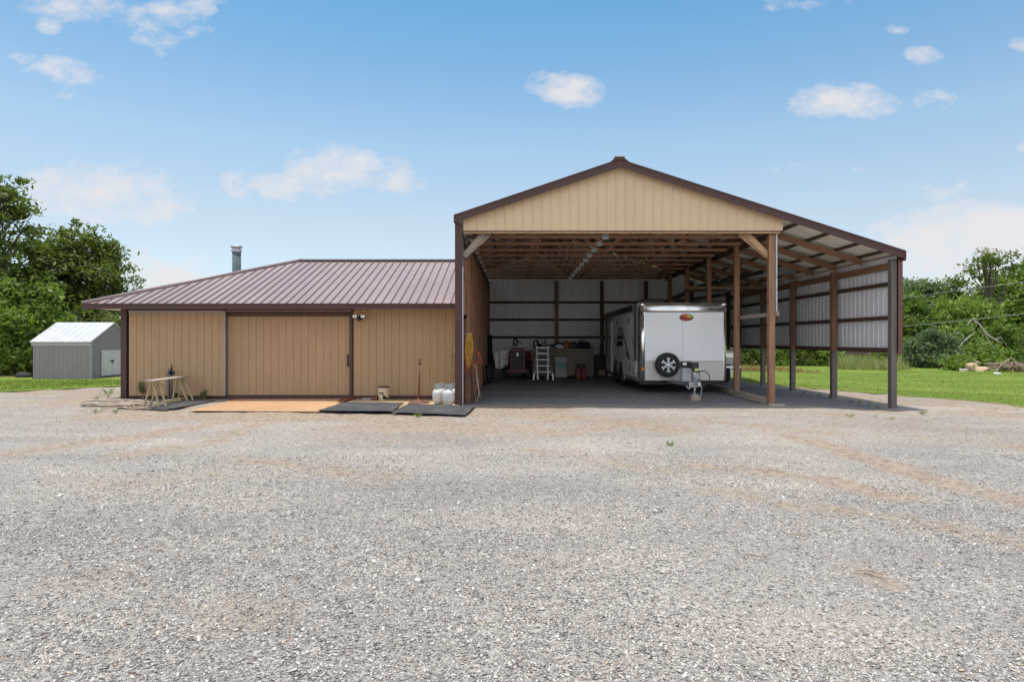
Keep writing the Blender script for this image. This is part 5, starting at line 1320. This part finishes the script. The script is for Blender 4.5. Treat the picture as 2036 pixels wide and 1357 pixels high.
# ================================================================== IN FRONT OF THE WORKSHOP
def flat(name, label, cat, quad, th, mat, z=.006, group=None, wav=0):
    c = [gp(u, v)[:2] for u, v in quad]; n = 14; m_ = 10
    P = [[None]*(m_+1) for _ in range(n+1)]
    for i in range(n+1):
        for j in range(m_+1):
            s, t = i/n, j/m_
            a = Vector(c[0]).lerp(Vector(c[1]), s); d = Vector(c[3]).lerp(Vector(c[2]), s); q_ = a.lerp(d, t)
            e = (fbm(q_.x*2.3+z*900, q_.y*2.3, 2)-.5)*.03
            ed = min(i, n-i, j, m_-j) == 0
            P[i][j] = (q_.x+e*.9*ed, q_.y+e*.9*ed, z+wav*max(0, float(fbm(q_.x*1.7+4, q_.y*1.7, 3))-.45)*.2)
    b = MB(); W = m_+1; vs = [p for r_ in P for p in r_]; nv = len(vs); fs = []
    for i in range(n):
        for j in range(m_):
            a = i*W+j; fs += [(a, a+W, a+W+1, a+1), (nv+a, nv+a+1, nv+a+W+1, nv+a+W)][::-1]
    top = [(x, y, zz+th) for x, y, zz in vs]
    rim = [i*W for i in range(n+1)]+[n*W+j for j in range(1, W)]+[i*W+m_ for i in range(n-1, -1, -1)]+[j for j in range(m_-1, 0, -1)]
    for k in range(len(rim)):
        a, d = rim[k], rim[(k+1) % len(rim)]; fs.append((a, nv+a, nv+d, d))
    b.add(top+vs, fs); cx = sum(p[0] for p in c)/4; cy = sum(p[1] for p in c)/4
    return tag(b.build(name, M[mat], loc=(cx, cy, z)), label, cat, group)
flat('rusty_sheet', 'large orange rusty sheet lying flat before the sliding doors', 'metal sheet', [(377,819.5),(634,821),(699,794.8),(470,796)], .012, 'rust_sheet', .012)
flat('plywood_sheet', 'tan plywood sheet lying along the wall behind the rubber mats', 'plywood', [(640,817),(912,810),(925,796.5),(706,795.2)], .012, 'ply_sheet', .006)
flat('rubber_mat', 'black rubber mat lying next to the rusty sheet', 'rubber mat', [(633,820.5),(779,822.5),(803,804.5),(690,803)], .014, 'mat_rubber', .03, 'black rubber mats on the gravel', wav=.25)
flat('rubber_mat', 'black rubber mat in front of the propane tanks', 'rubber mat', [(778,824),(925,829.5),(944,812),(812,807.5)], .014, 'mat_rubber', .03, 'black rubber mats on the gravel', wav=.25)
flat('rubber_mat', 'worn black rubber mat under the yellow sawhorses', 'rubber mat', [(300,815.5),(345,815),(428,799),(372,797)], .014, 'mat_rubber', .012, 'black rubber mats on the gravel')
# two red angle bars
for i, (a, c, lab) in enumerate((((672,803.5),(697,795.5),'red steel bar nearer the rusty sheet'), ((678,804),(701,796),'red steel bar nearer the plywood'))):
    p0, p1 = Vector(gp(*a)), Vector(gp(*c)); b = MB(); b.beam(p0+Vector((0,0,.055)), p1+Vector((0,0,.055)), .07, .012); b.beam(p0+Vector((.034,0,.085)), p1+Vector((.034,0,.085)), .01, .05)
    tag(b.build('steel_bar', M['red_iron'], loc=tuple((p0+p1)/2)), lab, 'steel bar', 'red steel bars by the door jamb')
# small scraps along the wall foot
b = MB(); b.box(px(722,17.4), px(744,17.4), 17.3, 17.42, .022, .05); b.beam((px(720,17.3),17.28,.03), (px(738,17.3),17.18,.03), .05, .012); tag(b.build('scrap_strip', M['alu'], loc=(px(733,17.3),17.3,.02)), 'bright metal strip lying at the foot of the wall left of the bucket', 'scrap')
b = MB(); b.box(px(741,17.25), px(753,17.25), 17.05, 17.25, .022, .1); tag(b.build('brick', M['rust_iron'], loc=(px(747,17.2),17.15,.02), bevel=.006), 'dark brick left of the bucket', 'brick')
b = MB()
for u in (783, 796, 803, 809): b.beam((px(u,17.35),17.4,.05), (px(u+random.uniform(4,10),17.35),17.3,.04), .04, .05)
tag(b.build('scrap_wood', M['dark_wood_x'], loc=(px(797,17.35),17.35,.02)), 'dark wood offcuts at the foot of the wall right of the bucket', 'scrap')
b = MB(); b.tube([(px(705,17.4),17.4,.03), (px(706,17.4),17.38,.1), (px(709,17.4),17.36,.12), (px(711,17.4),17.36,.05)], .018, 7); tag(b.build('tow_hook', M['rust_iron'], loc=(px(708,17.4),17.4,.02)), 'small rusty hook at the foot of the door jamb', 'hook')
# bucket
bx_, by_ = px(762.5,17.05), 17.05
bk = thing('bucket', (bx_, by_, .02), 'cream plastic bucket with a dark lid and cow spots', 'bucket')
b = MB(); b.lathe([(.118,.02),(.125,.025),(.14,.25),(.143,.3),(.15,.302),(.15,.325),(.143,.327),(.145,.34),(.152,.342),(.152,.36)], (bx_, by_, 0), n=28)
def spot_mat():
    m, nt, p = nodes('cow_spots'); M['cow_spots'] = m
    v = coords(nt); sx = N(nt, 'ShaderNodeSeparateXYZ'); nt.links.new(v, sx.inputs[0])
    n = noise(nt, v, 9.5, 1, .4); f = ramp(nt, n, [(.57, 0), (.58, 1)])
    zlo = ramp(nt, math_(nt, 'MULTIPLY', sx.outputs[2], 1.0), [(.03, 0), (.035, 1), (.22, 1), (.225, 0)])
    c = mixc(nt, math_(nt, 'MULTIPLY', f, zlo), (.62,.53,.40), (.04,.028,.022)); nt.links.new(c, p.inputs['Base Color']); p.inputs['Roughness'].default_value = .45
spot_mat(); b.build('pail', M['cow_spots'], bk)
b = MB(); b.lathe([(.158,.355),(.16,.36),(.16,.385),(.15,.392),(.02,.395)], (bx_, by_, 0), n=28); b.build('lid', M['brown_trim'], bk)
b = MB(); b.tube([(bx_-.15, by_, .31), (bx_-.13, by_-.09, .24), (bx_, by_-.16, .2), (bx_+.13, by_-.09, .24), (bx_+.15, by_, .31)], .004, 5); b.build('handle', M['steel'], bk)
# umbrella stand with pole
ux, uy = px(833,16.35), 16.35
us = thing('umbrella_stand', (ux, uy, .02), 'rusty iron stand with a round base and a tall pole', 'stand')
b = MB(); b.lathe([(.265,.015),(.268,.03),(.22,.055),(.12,.075),(.05,.09),(.04,.13)], (ux, uy, 0), n=36)
for k in range(16):
    a = k*math.pi/8; b.lathe([(.02,.04),(.018,.062)], (ux+.21*math.cos(a), uy+.21*math.sin(a), 0), n=8)
b.build('base', M['rust_iron'], us)
b = MB(); b.tube([(ux+.0, uy, .08), (ux+.01, uy+.02, 1.02)], .026, 12); b.build('pole', M['rust_iron'], us)
b = MB(); b.tube([(ux+.01, uy+.018, .98), (ux+.012, uy+.02, 1.08)], .036, 12); b.tube([(ux+.012, uy+.02, 1.08), (ux+.014, uy+.02, 1.15)], .026, 12); b.build('collar', M['rust_iron'], us)
# propane tanks
pt = thing('propane_tank', (px(892,15.75), 15.72, .035), 'white propane tank nearest the brown corner post', 'propane tank', 'white propane tanks by the corner post')
X_, Y_, Z_ = pt.location
b = MB(); b.lathe([(.05,Z_+.035),(.11,Z_+.05),(.14,Z_+.1),(.147,Z_+.15),(.147,Z_+.25),(.14,Z_+.3),(.11,Z_+.345),(.06,Z_+.365),(.02,Z_+.37)], (X_, Y_, 0), n=28); b.build('body', M['tank_white'], pt)
b = MB(); b.lathe([(.1,Z_),(.105,Z_),(.105,Z_+.06),(.1,Z_+.06)], (X_, Y_, 0), n=24, cap=False); b.build('foot_ring', M['tank_collar'], pt)
b = MB()
pc = [(X_+.095*math.cos(R(a)), Y_+.095*math.sin(R(a))) for a in range(-60, 241, 20)]; pi_ = [(X_+.088*math.cos(R(a)), Y_+.088*math.sin(R(a))) for a in range(240, -61, -20)]
b.prism(pc+pi_, Z_+.355, Z_+.4, 'xy')
for a0 in (-60, 30, 120, 200):
    q1 = [(X_+.095*math.cos(R(a)), Y_+.095*math.sin(R(a))) for a in range(a0, a0+41, 10)]; q2 = [(X_+.088*math.cos(R(a)), Y_+.088*math.sin(R(a))) for a in range(a0+40, a0-1, -10)]
    b.prism(q1+q2, Z_+.401, Z_+.455, 'xy')
b.prism(pc+pi_, Z_+.456, Z_+.49, 'xy'); b.build('collar', M['tank_collar'], pt)
b = MB(); b.lathe([(.02,Z_+.36),(.025,Z_+.42),(.015,Z_+.45)], (X_, Y_, 0), n=12); b.tube([(X_, Y_, Z_+.41), (X_+.06, Y_-.02, Z_+.41)], .016, 8); b.lathe([(.03,Z_+.45),(.03,Z_+.465)], (X_, Y_, 0), n=12); b.build('valve', M['galv'], pt)
copy_thing(pt, (px(871.5,15.98), 15.98, .035), 'white propane tank in the front pair farther from the post', R(50))
copy_thing(pt, (px(879,16.42), 16.42, .03), 'white propane tank half hidden behind the left front tank', R(140))
copy_thing(pt, (px(902,16.3), 16.3, .03), 'white propane tank hidden behind the tank nearest the post', R(250))
# shovel handle leaning by the corner
sh_ = thing('shovel', (px(899,17.2), 17.2, .02), 'long wooden shovel handle leaning on the wall by the corner post', 'shovel')
b = MB(); b.tube([(px(898,17.25), 17.3, .1), (px(902.5,17.4), 17.52, 1.2)], .016, 8); b.tube([(px(902.5,17.4), 17.52, 1.2), (px(903,17.4), 17.53, 1.42)], .03, 8); b.build('shaft', M['pale_wood_z'], sh_)
b = MB(); xx = px(898,17.25); b.prism([(xx-.1, .32), (xx+.1, .32), (xx+.1, .1), (xx, .0), (xx-.1, .1)], 17.27, 17.285, 'xz'); b.build('blade', M['rust_iron'], sh_)
b = MB(); b.tube([(px(893,17.3), 17.35, .05), (px(896.5,17.4), 17.53, 1.3)], .012, 8); tag(b.build('cane', M['ply_sheet'], loc=(px(893,17.3),17.4,.03)), 'thin tan cane leaning on the wall left of the shovel handle', 'cane')
# flood light
fl = thing('flood_light', (px(713,17.5), 17.5, 2.25), 'twin white flood light on the wall beside the sliding door', 'light')
fx, fz = px(714,17.45), pz(633,17.45)
b = MB(); b.lathe([(.06,17.505),(.06,17.55)], (fx, 0, fz), 'y', 16); b.tube([(fx, 17.51, fz), (fx, 17.45, fz+.03)], .025, 8); b.lathe([(.02,-.08),(.045,-.06),(.045,-.01),(.03,.02)], (fx, 17.44, fz-.0), n=14); b.build('sensor', M['black_plastic'], fl)
for s in (-1, 1):
    b = MB(); c = fx+s*.085+(.03 if s > 0 else -.02); b.box(c-.065, c+.065, 17.4, 17.47, fz+.0, fz+.095); hd = b.build('lamp_head', M['black_plastic'], fl, .012)
    b = MB(); b.box(c-.055, c+.055, 17.39, 17.399, fz+.012, fz+.083); b.build('lens', M['lamp_white'], hd)
# sawhorses
def horse(apexes, Y, feet, label, zt):
    t = thing('sawhorse', (px(sum(apexes)/2, Y), Y, 0), label, 'sawhorse', 'yellow sawhorses')
    for k, (ua, (fa, fb)) in enumerate(zip(apexes, feet)):
        y = Y+.02+.1*k
        for uf in (fa, fb):
            b = MB(); b.beam((px(ua, y)+(.02 if uf > ua else -.02), y, zt-.02), (px(uf, y), y-.03, .02), .026, .05, (0,1,0)); b.build('leg', M['saw_yellow'], t)
    b = MB(); b.beam((px(apexes[0]-3, Y), Y-.0, zt), (px(apexes[1]+3, Y), Y+.14, zt), .07, .05); b.build('beam', M['saw_yellow'], t)
    return t
horse((303,316), 15.42, ((287,318),(300,331)), 'near yellow sawhorse with splayed legs left of the doors', .6)
horse((353,365), 17.0, ((344,374),(355,385)), 'far yellow sawhorse with splayed legs nearer the wall', .6)
b = MB(); P0, P1 = Vector((px(304.5,15.35), 15.22, .645)), Vector((px(364,17.15), 17.25, .645)); b.beam(P0, P1, .27, .03); tag(b.build('plank', M['grey_wood_y'], loc=tuple((P0+P1)/2), bevel=.004), 'grey plank laid across the two sawhorses', 'plank')
b = MB(); b.box(px(358,17.0), px(362,17.0), 16.7, 17.2, .06, .1); b.beam((px(327,16.5),16.45,.05), (px(366,17.0),16.8,.05), .09, .05); tag(b.build('timber', M['saw_yellow'], loc=(px(347,16.8),16.7,.03)), 'yellow timber lying on the ground between the sawhorses', 'timber')
# pipe vise stand
vx, vy = px(340.5,17.25), 17.25
vs_ = thing('pipe_vise', (vx, vy, .02), 'dark pipe vise on a post behind the sawhorse plank', 'vise')
b = MB(); b.tube([(vx, vy, .02), (vx, vy, .74)], .032, 10); b.box(vx-.085, vx-.04, vy-.03, vy+.03, .02, .66); b.lathe([(.16,.02),(.15,.035)], (vx, vy, 0), n=20); b.build('post', M['grey_post'], vs_)
b = MB(); b.box(vx-.07, vx+.06, vy-.05, vy+.05, .68, .78); b.box(vx-.05, vx+.02, vy-.045, vy+.045, .78, .85); b.lathe([(.05,-.05),(.05,.05)], (vx+.03, vy, .74), 'y', 12); b.tube([(vx-.14, vy-.04, .69), (vx+.1, vy-.04, .73)], .012, 6); b.build('jaw', mk('vise_blue', (.045,.055,.075), .5, var=.2), vs_)
b = MB(); b.tube([(vx+.005, vy, .84), (vx+.01, vy, .97)], .02, 8); b.build('screw', M['rust_iron'], vs_)
# hose coil
hs = thing('garden_hose', (px(225,16.2), 16.2, .0), 'pale garden hose loosely coiled on the gravel left of the sawhorses', 'hose')
rr = random.Random(4); b = MB(); pts = []
cx0, cy0 = px(222,16.0), 16.1
for k in range(6):
    rx, ry = rr.uniform(.55, .95), rr.uniform(.35, .75); ox, oy = rr.uniform(-.15, .15), rr.uniform(-.12, .12)
    for i in range(18):
        a = -i/18*2*math.pi+.3; pts.append((cx0+ox+rx*math.cos(a)+rr.uniform(-.02,.02), cy0+oy+ry*math.sin(a)+rr.uniform(-.02,.02), .02+.02*(k % 4)))
pts += [gp(u, v, .02) for u, v in ((255,806),(235,812),(262,814),(300,812),(322,806),(340,803),(362,800))]
sm = []
for i in range(len(pts)-1):
    a, c = Vector(pts[i]), Vector(pts[i+1]); sm += [a, a.lerp(c, .5)]
for _ in range(3): sm = [sm[0]]+[(sm[i-1]+sm[i]*2+sm[i+1])/4 for i in range(1, len(sm)-1)]+[sm[-1]]
b.tube(sm, .017, 7); b.build('tube', M['hose'], hs)
b = MB(); q0 = Vector(gp(272,797,.04)); b.tube([q0, q0+Vector((.25,-.2,.01))], .028, 8); b.build('nozzle', mk('nozzle_violet', (.4,.4,.62), .4, var=.1), hs)
b = MB(); rr = random.Random(6)
for i in range(7):
    c = Vector(gp(rr.uniform(190,285), rr.uniform(800,811), .03)); d = Vector((rr.gauss(0,1), rr.gauss(0,1), 0)).normalized()*rr.uniform(.12,.3); b.beam(c-d, c+d, .03, .02)
tag(b.build('wood_sticks', M['pale_wood_x'], loc=gp(235,806,.03)), 'pale wooden sticks scattered among the hose loops', 'sticks')
b = MB(); p = [gp(u, v, .012)[:2] for u, v in ((232,812),(330,815.5),(420,797),(250,796))]; b.prism([(x, y) for x, y in p], .004, .01, 'xy'); tag(b.build('dirt_patch', mk('dark_soil', (.12,.095,.075), .95, var=.35, scale=3, bump=.4)), kind='structure')
# plants against the wall
for u, v, h_, w_, lab in ((283,790,34,10,'tall leafy plant growing at the wall left of the sawhorses'), (352,790,14,8,'small leafy plant at the wall behind the sawhorse plank'), (405.5,788,16,7,'small leafy plant at the wall right of the sawhorses')):
    Y = 17.45; s = Y/F; x = px(u, Y); h = h_*s; w = w_*s/2
    t = thing('wall_plant', (x, Y, 0), lab, 'plant', 'plants growing along the workshop wall')
    K = 12 if h_ > 20 else 7; cents = np.stack([x+rng.normal(size=K)*w*.6-.0*h, Y+rng.normal(size=K)*.03-.04, h*(.45+.55*rng.random(K))], -1)
    V, ti = leaf_cloud(cents, 16, .035, .03); quads_obj('leaves', V, ti, M['leaf_dark'], t)
    b = MB(); b.tube([(x+.03, Y, -.02), (x+.01, Y-.02, h*.5), (x-.01, Y-.03, h*.85)], [.012,.01,.005], 6); b.build('stem', M['brushwood'], t)
# dark covered heap by the shed
b = MB(); rock('covered_heap', 'low dark tarp covered heap left of the grey shed', (px(50,27.5),27.5,.08), (.42,.35,.2), 'cloth_black', None, seed=12)
# ================================================================== SKY, SUN, CAMERA
W = bpy.data.worlds.new('World'); C_ = bpy.context.scene; C_.world = W; W.use_nodes = True
nt = W.node_tree; bg = nt.nodes['Background']
SUN_EL, SX_, SY_ = None, .10, -.08      # shadow shift per metre of height
sd = Vector((-SX_, -SY_, 1)).normalized()   # towards the sun
el = math.asin(sd.z); az = math.atan2(sd.x, sd.y)
sky = nt.nodes.new('ShaderNodeTexSky'); sky.sky_type = 'NISHITA'; sky.sun_disc = False
sky.sun_elevation = el; sky.sun_rotation = az; sky.air_density = 1.0; sky.dust_density = .6; sky.ozone_density = 2.0
SKY = .15
tc_ = nt.nodes.new('ShaderNodeTexCoord'); sx = nt.nodes.new('ShaderNodeSeparateXYZ'); nt.links.new(tc_.outputs['Generated'], sx.inputs[0])
yy = math_(nt, 'MAXIMUM', sx.outputs[1], .05)
u = math_(nt, 'DIVIDE', sx.outputs[0], yy); v = math_(nt, 'DIVIDE', sx.outputs[2], yy)
cv = nt.nodes.new('ShaderNodeCombineXYZ'); nt.links.new(u, cv.inputs[0]); nt.links.new(v, cv.inputs[1])
w1 = N(nt, 'ShaderNodeTexNoise', i_Scale=5.0, i_Detail=4.0); nt.links.new(cv.outputs[0], w1.inputs['Vector'])
ws = nt.nodes.new('ShaderNodeSeparateColor'); nt.links.new(w1.outputs['Color'], ws.inputs[0])
u = math_(nt, 'ADD', u, math_(nt, 'MULTIPLY', math_(nt, 'SUBTRACT', ws.outputs[0], .5), .11))
v = math_(nt, 'ADD', v, math_(nt, 'MULTIPLY', math_(nt, 'SUBTRACT', ws.outputs[1], .5), .075))
mp = nt.nodes.new('ShaderNodeMapping'); mp.inputs['Scale'].default_value = (1, 1.7, 1); nt.links.new(cv.outputs[0], mp.inputs[0])
n1 = noise(nt, mp.outputs[0], 9, 8, .62); n2 = noise(nt, mp.outputs[0], 30, 6, .65)
nn = math_(nt, 'ADD', math_(nt, 'MULTIPLY', math_(nt, 'SUBTRACT', n1, .5), 2.8), math_(nt, 'MULTIPLY', math_(nt, 'SUBTRACT', n2, .5), 1.5))
clouds = [(200,375,130,55,1.0),(290,420,60,26,.9),(90,370,70,40,.7),(650,345,90,45,1.0),(560,370,80,28,.9),(470,375,40,22,.6),(780,350,60,35,.45),(765,370,40,18,.7),
 (1125,172,66,32,1.0),(1670,200,85,34,.8),(1710,205,40,32,.6),(1880,210,50,20,.5),(1885,385,60,20,.75),(2000,465,150,62,1.3),(1850,465,100,45,1.2),(1950,520,180,55,1.05),(1780,75,22,12,.5),(1845,122,36,14,.55),(2020,85,40,18,.6),(2030,290,24,14,.5),
 (120,140,62,26,.75),(130,180,30,22,.5),(320,40,110,34,.6),(230,5,200,26,.7),(85,42,26,14,.55),(340,70,40,20,.45),(330,545,120,40,1.0),(250,500,70,30,.5),(1600,8,70,14,.4),(40,115,20,10,.4),(1640,335,60,10,.15)]
acc = None
for (a, b_, ru, rv, k) in clouds:
    du = math_(nt, 'MULTIPLY', math_(nt, 'SUBTRACT', u, (a-CX)/F), F/ru*1.0); dv_ = math_(nt, 'MULTIPLY', math_(nt, 'SUBTRACT', v, (CY-b_)/F), F/rv)
    d2 = math_(nt, 'ADD', math_(nt, 'MULTIPLY', du, du), math_(nt, 'MULTIPLY', dv_, dv_))
    m_ = math_(nt, 'MULTIPLY', math_(nt, 'SUBTRACT', 1.0, math_(nt, 'MULTIPLY', d2, .62)), k)
    acc = m_ if acc is None else math_(nt, 'MAXIMUM', acc, m_)
den = math_(nt, 'SUBTRACT', math_(nt, 'ADD', acc, nn), .16)
front = ramp(nt, sx.outputs[1], [(.05, 0), (.2, 1)])
mask = ramp(nt, den, [(.0, 0), (.45, .4), (1.15, .86)])
mask = math_(nt, 'MULTIPLY', mask, front)
tint = nt.nodes.new('ShaderNodeHueSaturation'); tint.inputs['Saturation'].default_value = 1.0; tint.inputs['Value'].default_value = 1.0; nt.links.new(sky.outputs[0], tint.inputs['Color'])
ccol = N(nt, 'ShaderNodeRGB'); ccol.outputs[0].default_value = (3.25, 3.13, 3.17, 1)
zt_s = ramp(nt, sx.outputs[2], [(0, (.56,.6,.66)), (.06, (.6,.6,.62)), (.175, (.8,.68,.575)), (.283, (.75,.74,.64)), (.457, (.42,.652,.656)), (1, (.45,.62,.62))])
blue = mixc(nt, 1.0, tint.outputs[0], zt_s, 'MULTIPLY')
col = mixc(nt, mask, blue, ccol.outputs[0])
# unseen cumulus bank behind the camera, added as fill light for shaded fronts
nb = noise(nt, tc_.outputs['Generated'], 2.6, 7, .6)
mb = math_(nt, 'MULTIPLY', ramp(nt, nb, [(.40, 0), (.52, 1)]), ramp(nt, math_(nt, 'MULTIPLY', sx.outputs[1], -1.0), [(.02, 0), (.2, 1)]))
cb = N(nt, 'ShaderNodeRGB'); cb.outputs[0].default_value = (5.1, 5.15, 5.5, 1)
col = mixc(nt, mb, col, cb.outputs[0])
nt.links.new(col, bg.inputs[0]); bg.inputs[1].default_value = SKY
L = bpy.data.lights.new('sun', 'SUN'); L.energy = 2.75; L.angle = R(.53); L.color = (1, .94, .85)
lo = bpy.data.objects.new('sun', L); C.objects.link(lo); lo.rotation_euler = sd.to_track_quat('Z', 'Y').to_euler(); lo.location = (0, 10, 40)
cam = bpy.data.cameras.new('camera'); co = bpy.data.objects.new('camera', cam); C.objects.link(co)
co.location = (0, 0, EYE); co.rotation_euler = (R(90), 0, 0)
cam.sensor_width = 36; cam.lens = 36*F/2036; cam.shift_x = -(CX-1018)/2036; cam.shift_y = -(678.5-CY)/2036; cam.clip_end = 3000
C_.camera = co
C_.view_settings.view_transform = 'Standard'; C_.view_settings.look = 'None'; C_.view_settings.exposure = .78; C_.view_settings.gamma = 1
C_.cycles.max_bounces = 10; C_.cycles.diffuse_bounces = 6; C_.cycles.glossy_bounces = 4; C_.cycles.transparent_max_bounces = 8
C_.cycles.use_denoising = True
